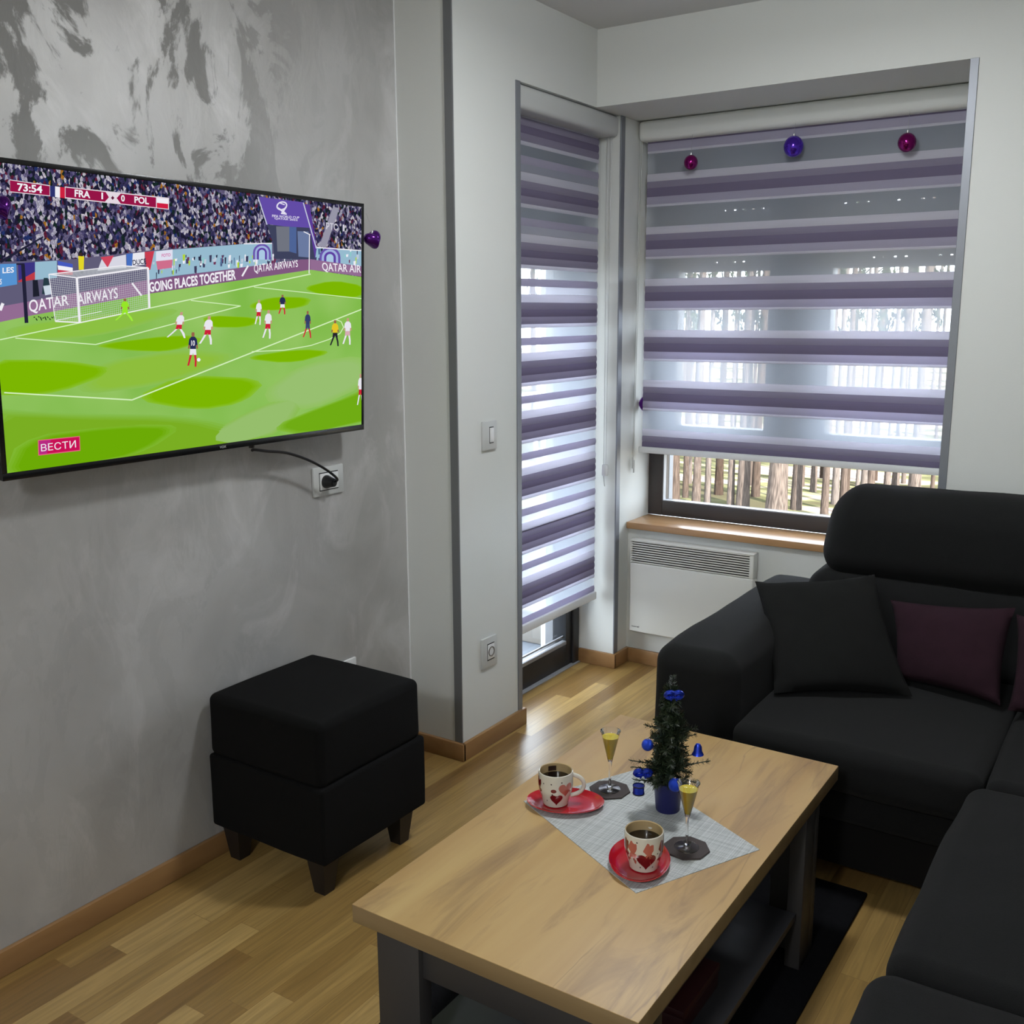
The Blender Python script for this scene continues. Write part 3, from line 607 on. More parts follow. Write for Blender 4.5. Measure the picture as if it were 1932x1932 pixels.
MB().bbox(-2.62, -2.38, 3.97, 4.26, -.02, .13, .01).build('body', 'box_grey', sb); MB().bbox(-2.63, -2.37, 3.96, 4.27, .13, .15, .006).build('lid', 'box_grey', sb)

# ------------------------------------------------------------------ radiator
rad = thing('radiator', (-1.67, 3.92, .165), 'white flat electric wall radiator with slotted grille under the window sill', 'radiator')
mb = MB(); RX0, RX1, RY = -1.950, -1.390, 3.885
mb.bbox(RX0, RX1, RY, RY+.05, .165, .478, .006, seg=3)
mb.bbox(RX0, RX0+.006, RY, RY+.05, .478, .582, .002); mb.bbox(RX1-.02, RX1, RY, RY+.05, .476, .582, .005); mb.bbox(RX0, RX1, RY, RY+.05, .572, .583, .003)
mb.build('body', 'radiator', rad)
MB().box(RX0+.006, RX1-.02, RY+.012, RY+.046, .478, .575).build('slot_shade_back', 'radiator_slot_shade', rad, smooth=False)  # dark backing sheet, shade between the slats put into its colour
for k in range(9):
    z = .4805+k*.0103; mb = MB(); mb.bbox(RX0+.004, RX1-.016, RY+.001, RY+.006, z, z+.0052, .0012)
    mb.build('grille_slat', 'radiator', rad)
MB().box(RX0+.02, RX1-.02, RY+.05, Y3, .2, .5).build('wall_bracket', 'radiator', rad, smooth=False)

# text helper ---------------------------------------------------------------
def text_geo(body, bold=0.0):
    cu = bpy.data.curves.new('glyphs', 'FONT'); cu.body = body; cu.offset = bold; cu.resolution_u = 4
    o = bpy.data.objects.new('glyphs', cu); COL.objects.link(o); bpy.context.view_layer.update()
    ev = o.evaluated_get(bpy.context.evaluated_depsgraph_get()); me = ev.to_mesh()
    vs = [tuple(v.co) for v in me.vertices]; fs = [tuple(p.vertices) for p in me.polygons]; ev.to_mesh_clear()
    bpy.data.objects.remove(o); bpy.data.curves.remove(cu)
    if not vs: return [], []
    x0 = min(v[0] for v in vs); x1 = max(v[0] for v in vs); y0 = min(v[1] for v in vs); y1 = max(v[1] for v in vs)
    return [((v[0]-x0)/(x1-x0), (v[1]-y0)/(y1-y0)) for v in vs], fs
def add_text(mb, body, P00, P10, P11, P01, mi=0, bold=0.0):
    """corners: bottom-left, bottom-right, top-right, top-left"""
    vs, fs = text_geo(body, bold); A, B, C, D = map(Vector, (P00, P10, P11, P01))
    mb.add([tuple((A*(1-u)+B*u)*(1-v)+(D*(1-u)+C*u)*v) for u, v in vs], fs, mi)
mb = MB(); add_text(mb, 'norel', (-1.936, RY-.0008, .187), (-1.900, RY-.0008, .187), (-1.900, RY-.0008, .1935), (-1.936, RY-.0008, .1935), 0, .02)
mb.build('badge', 'black_plastic', rad, smooth=False, weld=False)

# ------------------------------------------------------------------ television
TB, TT = (-2.130, 1.196), (-2.100, 1.874)   # x,z of the lower and upper front edge
TY0, TY1 = 1.209, 2.383
tilt = math.atan2(TT[0]-TB[0], TT[1]-TB[1]); TH = math.hypot(TT[0]-TB[0], TT[1]-TB[1])
# local frame: X along +y world, Y up the screen, Z out of the screen
tx = Vector((0, 1, 0)); ty = Vector((math.sin(tilt), 0, math.cos(tilt))); tz = tx.cross(ty)
tv = thing('television', (0, 0, 0), 'flat television on the plaster wall showing a football match', 'television')
tv.matrix_basis = Matrix(((tx.x, ty.x, tz.x, TB[0]), (tx.y, ty.y, tz.y, TY0), (tx.z, ty.z, tz.z, TB[1]), (0, 0, 0, 1)))
TWD = TY1-TY0
mb = MB(); mb.bbox(0, TWD, 0, TH, -.028, -.003, .003); mb.bbox(.12, TWD-.12, .06, TH*.62, -.06, -.026, .012)
mb.build('housing', 'black_plastic', tv, world=False)
bz = .011; bb = .017
mb = MB(); mb.bbox(0, TWD, 0, bb, -.004, .0015, .001); mb.bbox(0, TWD, TH-bz, TH, -.004, .0015, .001); mb.bbox(0, bz, bb, TH-bz, -.004, .0014, .0006); mb.bbox(TWD-bz, TWD, bb, TH-bz, -.004, .0014, .0006)
mb.build('bezel', 'bezel', tv, world=False)
mb = MB(); add_text(mb, 'VOX', (.600, .005, .0019), (.622, .005, .0019), (.622, .0115, .0019), (.600, .0115, .0019), 0, .02); mb.build('maker_badge', 'grey_plastic', tv, world=False, smooth=False, weld=False)
MB().box(.3, .9, .25, .45, -.085, -.06).build('wall_bracket', 'black_plastic', tv, world=False, smooth=False)
mb = MB(); mb.tube([(.74, .01, -.03), (.74, -.012, -.03)], .008, 8); mb.build('socket_port', 'black_plastic', tv, world=False)

# picture on the screen: flat coloured shapes, in the screen's own plane (u, v in metres)
def scr(px, py, lay=0):
    d = VF+(px-966)/FPX*VR-(py-966)/FPX*VU; o = Vector(tv.location); c = Vector((0, 0, CAMH))
    t = (o-c).dot(tz)/d.dot(tz); p = c+d*t-o
    u = min(max(p.dot(tx), bz), TWD-bz); v = min(max(p.dot(ty), bb), TH-bz)
    return (u, v, .0001+lay*.00006)
PAL = {}; SM = []
def pcol(r, g, b):
    k = (r, g, b)
    if k not in PAL: PAL[k] = len(SM); SM.append(emit('picture_colour', srgb(r, g, b), 1.0))
    return PAL[k]
def crowd_mat():
    m, nt, N, L, P = new_mat('picture_crowd'); N.remove(P)
    tc = N.new('ShaderNodeTexCoord'); mp = N.new('ShaderNodeMapping'); mp.inputs['Scale'].default_value = (165, 112, 1); L.new(tc.outputs['Object'], mp.inputs[0])
    v = N.new('ShaderNodeTexVoronoi'); v.inputs['Scale'].default_value = 1; L.new(mp.outputs[0], v.inputs['Vector'])
    sc_ = N.new('ShaderNodeSeparateColor'); L.new(v.outputs['Color'], sc_.inputs[0])
    r = N.new('ShaderNodeValToRGB'); L.new(sc_.outputs[0], r.inputs[0]); e = r.color_ramp.elements; r.color_ramp.interpolation = 'CONSTANT'
    cols = [(0, srgb(38, 36, 62)), (.2, srgb(66, 62, 104)), (.36, srgb(30, 50, 48)), (.45, srgb(120, 112, 150)), (.58, srgb(196, 192, 214)), (.7, srgb(90, 84, 130)), (.8, srgb(110, 40, 66)), (.86, srgb(226, 220, 232)), (.94, srgb(44, 60, 120)), (.975, srgb(196, 132, 50))]
    e[0].color = cols[0][1]; e[1].position = cols[1][0]; e[1].color = cols[1][1]
    for p_, c_ in cols[2:]: k = e.new(p_); k.color = c_
    v2 = N.new('ShaderNodeTexVoronoi'); v2.inputs['Scale'].default_value = 2.6; L.new(mp.outputs[0], v2.inputs['Vector'])
    mr = N.new('ShaderNodeMapRange'); mr.inputs['From Max'].default_value = .6; mr.inputs['To Min'].default_value = 1.15; mr.inputs['To Max'].default_value = .5; L.new(v2.outputs['Distance'], mr.inputs[0])
    em = N.new('ShaderNodeEmission'); L.new(r.outputs[0], em.inputs[0]); L.new(mr.outputs[0], em.inputs[1]); L.new(em.outputs[0], N['Material Output'].inputs[0]); return m
def grass_mat():
    m, nt, N, L, P = new_mat('picture_grass'); N.remove(P)
    tc = N.new('ShaderNodeTexCoord'); n = N.new('ShaderNodeTexNoise'); n.inputs['Scale'].default_value = 4; L.new(tc.outputs['Object'], n.inputs['Vector'])
    r = N.new('ShaderNodeValToRGB'); L.new(n.outputs['Fac'], r.inputs[0]); e = r.color_ramp.elements
    e[0].position = .35; e[0].color = srgb(128, 186, 74); e[1].position = .65; e[1].color = srgb(148, 196, 98)
    em = N.new('ShaderNodeEmission'); L.new(r.outputs[0], em.inputs[0]); L.new(em.outputs[0], N['Material Output'].inputs[0]); return m
SM.append(crowd_mat()); SM.append(grass_mat()); CROWD, GRASS = 0, 1
S = MB()
Z1 = lambda p: (p[0]*.383, 260+p[1]*.383)
Z2 = lambda p: (p[0]*.383, 560+p[1]*.383)
def poly(pts, mi, lay, z=None):
    q = [z(p) if z else p for p in pts]; S.add([scr(x, y, lay) for x, y in q], [tuple(range(len(q)))], mi)
def line(a, b, w, mi, lay, z=None, w2=None):
    if z: a, b = z(a), z(b)
    dx, dy = b[0]-a[0], b[1]-a[1]; L_ = math.hypot(dx, dy); nx, ny = -dy/L_, dx/L_; w2 = w if w2 is None else w2
    poly([(a[0]+nx*w/2, a[1]+ny*w/2), (b[0]+nx*w2/2, b[1]+ny*w2/2), (b[0]-nx*w2/2, b[1]-ny*w2/2), (a[0]-nx*w/2, a[1]-ny*w/2)], mi, lay)
def txt(body, bl_, br_, tr_, tl_, mi, lay, z=None, bold=0.0):
    c = [z(p) if z else p for p in (bl_, br_, tr_, tl_)]
    vs, fs = text_geo(body, bold); out = []
    for u, v in vs:
        x = (c[0][0]*(1-u)+c[1][0]*u)*(1-v)+(c[3][0]*(1-u)+c[2][0]*u)*v; y = (c[0][1]*(1-u)+c[1][1]*u)*(1-v)+(c[3][1]*(1-u)+c[2][1]*u)*v; out.append(scr(x, y, lay))
    S.add(out, fs, mi)
WHT = pcol(240, 238, 244)
poly([(-40, 280), (720, 380), (720, 700), (-40, 900)], CROWD, 0)
poly([(-10, 1000), (-10, 606), (130*.383, 260+880*.383), (281, 553), (586, 509), (720, 524), (720, 1000)], GRASS, 2)
# mown pattern: broad pale and deep patches with blended rims
def patch(pts, z, c=(124, 182, 2), f=(136, 190, 48), grow=1.12, lay=3):
    q = [z(p) for p in pts]; cx = sum(p[0] for p in q)/len(q); cy = sum(p[1] for p in q)/len(q)
    steps = 5
    for s_ in range(steps):
        k = grow-(grow-.94)*s_/(steps-1); t = s_/(steps-1); col = pcol(*[int(f[i]*(1-t)+c[i]*t) for i in range(3)])
        # rounded outline
        o = []
        n = len(q)
        for i in range(n):
            a, b_, c_ = q[i-1], q[i], q[(i+1) % n]
            for w in (.25, .5, .75):
                x = (1-w)**2*(a[0]+b_[0])/2+2*w*(1-w)*b_[0]+w*w*(b_[0]+c_[0])/2; y = (1-w)**2*(a[1]+b_[1])/2+2*w*(1-w)*b_[1]+w*w*(b_[1]+c_[1])/2
                o.append((cx+(x-cx)*k, cy+(y-cy)*k))
        poly(o, col, lay+s_*.2)
patch([(-60, 310), (300, 320), (580, 358), (250, 478), (-60, 480)], Z2)
patch([(440, 240), (900, 185), (1000, 215), (830, 270), (640, 262)], Z2)
patch([(1000, 90), (1300, 105), (1220, 150), (1020, 150)], Z2)
patch([(660, 505), (900, 388), (1310, 410), (1180, 520), (980, 555)], Z2)
patch([(1180, 300), (1480, 258), (1640, 270), (1440, 330)], Z2)
patch([(1220, 45), (1340, 0), (1530, 5), (1500, 50), (1300, 70)], Z2)
patch([(1480, 740), (1640, 700), (1800, 730), (1780, 790), (1600, 780)], Z1, grow=1.05)
patch([(30, 900), (120, 690), (620, 640), (880, 640), (700, 760), (380, 850)], Z2, c=(108, 170, 6), f=(128, 184, 50))
patch([(1340, 640), (1600, 540), (1900, 430), (1900, 590), (1500, 680)], Z2, c=(112, 172, 20), f=(132, 186, 62))
patch([(-60, 560), (300, 600), (900, 600), (1300, 700), (1000, 860), (-60, 960)], Z2, c=(122, 174, 34), f=(134, 188, 78), grow=1.2, lay=2.2)
patch([(500, 330), (900, 270), (1150, 300), (800, 420), (420, 470)], Z2, c=(142, 190, 60), f=(140, 190, 84), grow=1.25, lay=2.2)
patch([(60, 150), (500, 90), (900, 60), (500, 190), (100, 210)], Z2, c=(140, 192, 66), f=(140, 190, 84), grow=1.2, lay=2.2)
patch([(1300, 480), (1500, 340), (1780, 300), (1800, 420), (1500, 560)], Z2, c=(152, 192, 112), f=(146, 192, 96), grow=1.2, lay=2.2)
patch([(1000, 700), (1250, 560), (1500, 480), (1400, 640), (1150, 760)], Z2, c=(150, 190, 108), f=(140, 188, 84), grow=1.2, lay=2.25)
# field lines
GL = pcol(214, 240, 190)
for a, b_, w in (((0, 641), (586, 517), 2.0), (Z2((75, 203)), Z2((470, 235)), 1.8), (Z2((470, 235)), Z2((1185, 45)), 1.8), (Z2((1185, 45)), Z2((940, 18)), 1.5), (Z2((20, 472)), Z2((650, 508)), 2.4), (Z2((650, 508)), Z2((1785, 62)), 2.4), (Z1((1250, 735)), Z1((1785, 792)), 1.4)):
    line(a, b_, w, GL, 6)
arc = [(1240, 270), (1400, 263), (1530, 240), (1620, 210), (1675, 180), (1692, 150), (1680, 122), (1655, 112)]
for a, b_ in zip(arc, arc[1:]): line(a, b_, 1.6, GL, 6, Z2)
# advertising boards
MV = pcol(146, 108, 146); MV2 = pcol(128, 88, 128)
poly([(-20, 835), (735, 700), (735, 768), (130, 880), (-20, 912)], MV, 3, Z1)
poly([(735, 700), (1480, 600), (1530, 598), (1530, 650), (735, 768)], MV2, 3, Z1)
poly([(1530, 598), (1800, 634), (1800, 684), (1530, 650)], MV, 3, Z1)
txt('QATAR', (145, 872), (340, 832), (336, 772), (140, 800), WHT, 5, Z1, .01)
txt('AIRWAYS', (385, 825), (580, 790), (578, 738), (378, 768), WHT, 5, Z1, .01)
line((650, 716), (697, 778), 3.5, WHT, 5, Z1)
txt('GOING PLACES TOGETHER', (737, 762), (1162, 698), (1160, 648), (733, 712), WHT, 5, Z1, .03)
line((1222, 630), (1192, 682), 3.2, WHT, 5, Z1)
txt('QATAR AIRWAYS', (1252, 672), (1468, 642), (1466, 602), (1250, 624), WHT, 5, Z1, .01)
txt('QATAR AIR', (1590, 662), (1778, 672), (1778, 628), (1584, 614), WHT, 5, Z1, .01)
line((0, 850), (14, 815), 6, WHT, 5, Z1)
# pitch-side strip behind the boards: banners, flags and stewards
PB = pcol(150, 186, 206); PB2 = pcol(196, 200, 222)
poly([(-20, 612), (340, 600), (735, 555), (1240, 520), (1540, 520), (1540, 600), (1480, 602), (735, 705), (-20, 838)], pcol(96, 92, 120), 1, Z1)
poly([(1540, 540), (1800, 560), (1800, 640), (1540, 602)], PB, 1, Z1)
poly([(735, 560), (1240, 520), (1340, 520), (1340, 622), (860, 680), (735, 700)], PB, 1.3, Z1)
rnd = random.Random(3)
for k in range(150):
    x = rnd.uniform(740, 1760); top = 545 if x > 1240 else 575; y = rnd.uniform(top, 612 if x > 1200 else 668-(x-740)*.1); w = rnd.uniform(4, 14); h = rnd.uniform(10, 34)
    c = rnd.choice([(38, 40, 66), (60, 60, 90), (190, 200, 216), (84, 112, 150), (110, 50, 84), (140, 200, 200), (70, 66, 100), (236, 236, 244), (176, 210, 60)])
    poly([(x, y), (x+w, y-2), (x+w*.8, y+h), (x+w*.1, y+h)], pcol(*c), 2+k*.003, Z1)
poly([(0, 622), (80, 620), (84, 722), (0, 736)], pcol(86, 146, 208), 2, Z1)
txt('LES', (12, 668), (68, 664), (68, 636), (12, 640), WHT, 3, Z1, .02); txt('S', (0, 724), (8, 722), (8, 694), (0, 696), WHT, 3, Z1, .02)
poly([(88, 618), (172, 612), (172, 698), (92, 706)], pcol(60, 52, 130), 2, Z1); poly([(88, 706), (172, 660), (172, 698), (92, 712)], pcol(190, 60, 70), 2.2, Z1)
poly([(172, 612), (280, 605), (280, 690), (172, 700)], PB, 2, Z1)
for k, c in enumerate(((70, 90, 190), (240, 240, 246), (196, 60, 84))): poly([(283, 606+k*22), (358, 622+k*18), (358, 640+k*18), (286, 628+k*22)], pcol(*c), 2.3, Z1)
poly([(385, 582), (414, 584), (412, 650), (388, 652)], pcol(226, 214, 40), 2.5, Z1); poly([(390, 566), (404, 566), (404, 584), (390, 584)], pcol(60, 40, 40), 2.5, Z1); poly([(390, 650), (412, 650), (410, 668), (392, 668)], pcol(40, 40, 80), 2.5, Z1)
poly([(495, 588), (560, 580), (530, 640)], pcol(206, 70, 92), 2.4, Z1); poly([(500, 600), (620, 575), (622, 640), (480, 655)], pcol(214, 214, 226), 2.2, Z1)
poly([(622, 572), (654, 569), (650, 632), (624, 636)], pcol(70, 110, 190), 2.5, Z1); poly([(654, 569), (712, 562), (712, 624), (650, 632)], pcol(232, 232, 240), 2.5, Z1); poly([(712, 562), (760, 558), (740, 650), (722, 650)], pcol(200, 60, 80), 2.5, Z1)
txt('DUCE', (654, 628), (722, 620), (718, 594), (652, 602), pcol(40, 40, 70), 3, Z1, .02)
poly([(768, 560), (850, 550), (850, 600), (768, 608)], pcol(222, 224, 240), 2.5, Z1); txt('FOTO', (796, 588), (840, 584), (840, 568), (796, 572), pcol(210, 120, 170), 3, Z1, .03)
poly([(768, 608), (850, 600), (846, 640), (776, 650)], pcol(206, 110, 140), 2.5, Z1)
for cx, cy, r0 in ((1290, 566, 44), (1625, 590, 52)):
    for rr, c in ((1, (104, 84, 170)), (.78, (160, 178, 220)), (.56, (92, 62, 160)), (.34, (170, 200, 226))):
        poly([(cx-r0*rr, cy+34)]+[(cx+r0*rr*math.cos(a*PI/10), cy-r0*rr*math.sin(a*PI/10)) for a in range(10, -1, -1)]+[(cx+r0*rr, cy+34)], pcol(*c), 2.4+(1-rr)*.5, Z1)
line((1200, 522), (1340, 520), 2, WHT, 3, Z1); line((1560, 540), (1780, 556), 2, WHT, 3, Z1)
# tunnel, purple tournament banner, stairs
poly([(1315, 428), (1535, 440), (1552, 600), (1350, 596), (1345, 520)], pcol(62, 66, 92), 2.6, Z1)
poly([(1360, 436), (1425, 438), (1425, 560), (1366, 560)], pcol(112, 116, 128), 2.8, Z1); poly([(1425, 438), (1460, 440), (1460, 570), (1425, 560)], pcol(78, 100, 150), 2.8, Z1)
poly([(1465, 460), (1520, 462), (1525, 590), (1470, 585)], pcol(106, 122, 160), 2.8, Z1)
poly([(1500, 325), (1525, 330), (1560, 540), (1552, 600), (1535, 500)], pcol(90, 60, 150), 2.9, Z1)
poly([(1275, 290), (1495, 318), (1530, 444), (1400, 436), (1315, 425)], pcol(98, 76, 166), 3, Z1); line((1270, 290), (1315, 428), 2, PB2, 3.2, Z1); line((1494, 320), (1558, 545), 2, PB2, 3.2, Z1)
lg = pcol(226, 222, 240)
ring = [(1388+24*math.cos(t), 335+19*math.sin(t)-3*math.cos(t)) for t in [i*2*PI/16 for i in range(17)]]
for a, b_ in zip(ring, ring[1:]): line(a, b_, 2.6, lg, 4, Z1)
line((1368, 345), (1406, 372), 3, lg, 4, Z1); line((1408, 342), (1388, 372), 3, lg, 4, Z1); line((1384, 372), (1412, 376), 2.6, lg, 4, Z1); line((1380, 322), (1402, 330), 2, lg, 4, Z1)
txt('FIFA WORLD CUP', (1340, 391), (1474, 399), (1474, 388), (1340, 378), lg, 4, Z1, .02); txt('QATAR 2022', (1352, 403), (1466, 411), (1466, 401), (1352, 392), lg, 4, Z1, .02)
poly([(1640, 340), (1672, 346), (1606, 540), (1572, 535)], pcol(150, 148, 166), 1.5, Z1)
txt('РТС', (1606, 450), (1664, 458), (1664, 424), (1606, 416), pcol(206, 204, 216), 4, Z1, .02); txt('1', (1688, 460), (1697, 461), (1697, 428), (1688, 427), pcol(206, 204, 216), 4, Z1, .02)
# scoreboard
MA = pcol(150, 20, 70)
poly([(46, 205), (246, 234), (246, 288), (50, 268)], pcol(226, 216, 224), 5, Z1); poly([(48, 209), (244, 238), (244, 284), (50, 264)], MA, 5.5, Z1)
txt('73:54', (86, 262), (208, 274), (208, 236), (84, 222), WHT, 6, Z1, .03)
for k, c in enumerate(((44, 50, 110), (236, 236, 242), (206, 32, 62))): poly([(247+k*24, 236+k*3), (271+k*24, 239+k*3), (271+k*24, 292+k*3), (247+k*24, 289+k*3)], pcol(*c), 5.5, Z1)
poly([(318, 240), (832, 296), (832, 354), (318, 298)], pcol(226, 216, 224), 5, Z1)
poly([(322, 245), (520, 267), (536, 293), (516, 315), (322, 293)], MA, 5.5, Z1); poly([(594, 275), (768, 294), (768, 343), (594, 324), (574, 297)], MA, 5.5, Z1)
txt('FRA', (367, 290), (444, 298), (444, 264), (367, 254), WHT, 6, Z1, .03); txt('1', (499, 302), (507, 303), (507, 270), (499, 269), WHT, 6, Z1, .03)
txt('0', (596, 313), (614, 315), (614, 283), (596, 281), WHT, 6, Z1, .03); txt('POL', (662, 321), (733, 329), (733, 295), (661, 288), WHT, 6, Z1, .03)
poly([(554, 286), (563, 296), (554, 306), (546, 296)], pcol(90, 30, 60), 6, Z1)
poly([(772, 296), (828, 302), (828, 326), (772, 320)], pcol(240, 238, 244), 5.5, Z1); poly([(772, 320), (828, 326), (828, 350), (772, 344)], pcol(206, 30, 66), 5.5, Z1)
# goal: net lattice, posts
NT = pcol(206, 212, 214)
A_, B_, C_, D_ = (378, 690), (728, 640), (735, 838), (392, 910)
E_, F_ = (240, 672), (272, 904)
def lerp(a, b, t): return (a[0]+(b[0]-a[0])*t, a[1]+(b[1]-a[1])*t)
for k in range(1, 34):
    line(lerp(A_, B_, k/34), lerp(D_, C_, k/34), .38, NT, 7, Z1)
for k in range(1, 20): line(lerp(A_, D_, k/20), lerp(B_, C_, k/20), .38, NT, 7, Z1)
for k in range(1, 14): line(lerp(E_, A_, k/14), lerp(F_, D_, k/14), .45, NT, 7, Z1)
for k in range(1, 20): line(lerp(E_, F_, k/20), lerp(A_, D_, k/20), .4, NT, 7, Z1)
for k in range(1, 12): line(lerp((240, 672), A_, k/12), lerp((600, 630), B_, k/12), .5, NT, 7, Z1)
for a, b_, w in ((A_, D_, 4.5), (A_, B_, 3.2), (B_, C_, 4), (E_, A_, 2), (E_, F_, 1.6), (F_, D_, 2.4), ((240, 672), (600, 630), 1.6), ((600, 630), B_, 2), ((275, 900), (500, 855), 1.2), (D_, C_, 1.5)): line(a, b_, w, WHT, 8, Z1)
BK = pcol(34, 34, 56)
line((112, 625), (130, 912), 7, BK, 8.5, Z1, 7); line((0, 612), (212, 488), 5.5, BK, 8.5, Z1, 3); line((80, 622), (120, 622), 3, BK, 8.5, Z1)
line((1524, 475), (1522, 668), 1.6, WHT, 8, Z1); line((1495, 462), (1528, 478), 1.6, WHT, 8, Z1)
poly([(160, 700), (185, 700), (194, 780), (162, 784)], pcol(30, 32, 46), 6, Z1); poly([(215, 690), (235, 690), (256, 770), (206, 770)], pcol(40, 60, 70), 6, Z1); poly([(212, 730), (250, 725), (252, 770), (222, 776)], pcol(200, 214, 226), 6.2, Z1)
for k in range(10): line((165+k*11, 884+6*math.sin(k*2)), (172+k*11, 892-8*math.cos(k*3)), 2, pcol(30, 46, 30), 7, Z1)
# players
def player(cx, top, h, shirt, shorts, socks, z, lean=0.0, num=None, split=.13, wide=1.0):
    s_ = h/130.0; X = lambda a, b_: (cx+a*s_*wide+lean*(b_-50)*s_, top+b_*s_)
    lay = 9+top*.0005
    skin = pcol(150, 96, 74) if shirt[2] < 120 or shirt[0] < 60 else pcol(196, 150, 130)
    P_ = lambda pts, c, l=0: poly([X(*p) for p in pts], pcol(*c) if isinstance(c, tuple) else c, lay+l, z)
    P_([(-6, 0), (6, 0), (7, 12), (0, 18), (-7, 12)], skin)
    P_([(-8, 16), (8, 16), (17, 26), (20, 46), (13, 48), (13, 64), (-13, 64), (-13, 48), (-20, 46), (-17, 26)], shirt, .01)
    P_([(-20, 46), (-13, 48), (-17, 62), (-22, 60)], skin, .01); P_([(20, 46), (13, 48), (16, 62), (22, 60)], skin, .01)
    P_([(-13, 62), (13, 62), (15, 84), (2, 84), (0, 76), (-2, 84), (-15, 84)], shorts, .02)
    P_([(-14, 83), (-4, 83), (-10-split*30, 106), (-14-split*60, 124), (-22-split*60, 124), (-18-split*30, 104)], socks, .01)
    P_([(4, 83), (14, 83), (14+split*40, 106), (12+split*60, 128), (4+split*60, 128), (6+split*30, 106)], socks, .01)
    if num: txt(num, X(-8, 50), X(8, 50), X(8, 30), X(-8, 30), WHT, lay+.1, z, .02)
WS, RS = (232, 230, 238), (204, 34, 58)
NV = (38, 44, 84)
player(885, 75, 130, WS, RS, WS, Z2, -.18, None, .5); player(1025, 95, 142, WS, RS, WS, Z2, -.1, None, .2)
player(1274, 15, 125, WS, RS, WS, Z2, -.03, None, .05, .75); player(1320, 65, 143, WS, RS, WS, Z2, -.05, None, .1, .8)
player(1712, 105, 133, WS, (214, 170, 180), WS, Z2, -.02, None, .1, .85)
player(950, 175, 172, NV, (232, 232, 240), RS, Z2, 0, '10', .05, .85)
player(1391, -10, 98, NV, (232, 232, 240), RS, Z2, 0, None, .1, 1.0); player(1515, 70, 135, (52, 62, 104), (60, 70, 112), RS, Z2, 0, None, .2, .7)
player(1650, 115, 130, (226, 196, 40), (36, 34, 46), (36, 34, 46), Z2, 0, None, .15, .85)
player(615, 792, 112, (150, 230, 40), (150, 230, 40), (160, 236, 60), Z1, 0, None, .5, 1.1)
player(1775, 380, 160, WS, RS, WS, Z2, 0, None, .1, .5)
poly([(978+9*math.cos(a*PI/5), 310+9*math.sin(a*PI/5)) for a in range(10)], WHT, 9, Z2)
# news bug
poly([(186, 706), (392, 686), (395, 758), (188, 782)], pcol(232, 90, 130), 9.5, Z2); poly([(190, 710), (389, 690), (391, 754), (192, 777)], pcol(200, 16, 84), 10, Z2); poly([(190, 710), (250, 704), (230, 772), (192, 777)], pcol(184, 40, 130), 10.2, Z2)
txt('ВЕСТИ', (202, 762), (374, 742), (372, 706), (200, 726), WHT, 11, Z2, .0)
S.v = [(a, b_, c) for a, b_, c in S.v]
scn = S.build('screen', SM, tv, world=False, smooth=False, weld=False)
# make every face look out of the screen
bm = bmesh.new(); bm.from_mesh(scn.data)
for f in bm.faces:
    f.normal_update()
    if f.normal.z < 0: f.normal_flip()
bm.to_mesh(scn.data); bm.free()

# socket under the television, with plug and cable
def plate(name, loc, label, cat, face, u0, u1, z0, z1, inner, group=None):
    """face 'x+': plate on a wall x = loc[0]"""
    t = thing(name, loc, label, cat, group)
    x = loc[0]; MB().bbox(x, x+.009, u0, u1, z0, z1, .0025).build('cover_plate', 'grey_plastic', t)
    a0, a1, b0, b1 = inner
    mb = MB(); w = .0035
    mb.bbox(x+.0085, x+.0100, a0, a1, b0, b0+w, .0003); mb.bbox(x+.0085, x+.0100, a0, a1, b1-w, b1, .0003); mb.bbox(x+.0085, x+.0098, a0, a0+w*.5, b0, b1, .0003)
    mb.build('dark_joint', 'black_plastic', t)
    return t
t = plate('wall_socket', (XW, 2.31, 1.035), 'grey double wall socket under the television with a black plug in it', 'socket', 'x', 2.242, 2.376, .992, 1.083, (2.266, 2.350, 1.008, 1.066))
MB().bbox(XW+.006, XW+.0125, 2.268, 2.349, 1.011, 1.063, .002).build('insert', 'white_plastic', t)
pl = thing('power_plug', (XW+.012, 2.293, 1.036), 'black round plug with a black cable drooping up to the television', 'plug')
mb = MB(); cyl = [(0, 0), (.021, 0), (.021, .006), (.017, .016), (.013, .034), (0, .036)]; mb.lathe(0, 0, cyl, 24)
mb.xf(Matrix.Translation((XW+.0125, 2.293, 1.036)) @ Matrix.Rotation(PI/2, 4, 'Y')); mb.build('plug_body', 'black_plastic', pl)
mb = MB(); pts = []
PC = [(XW+.045, 2.296, 1.038), (XW+.062, 2.29, 1.05), (XW+.066, 2.24, 1.085), (XW+.066, 2.17, 1.122), (XW+.07, 2.08, 1.155), (XW+.075, 2.00, 1.170), (XW+.075, 1.95, 1.180), (XW+.07, 1.945, 1.178)]
for i in range(len(PC)-1):
    p0, p1, p2, p3 = [Vector(PC[max(0, min(len(PC)-1, i+j))]) for j in (-1, 0, 1, 2)]
    for k in range(6):
        u = k/6; pts.append(.5*((2*p1)+(-p0+p2)*u+(2*p0-5*p1+4*p2-p3)*u*u+(-p0+3*p1-3*p2+p3)*u**3))
mb.tube(pts+[Vector(PC[-1])], .0042, 8); mb.build('cable', 'black_plastic', pl)
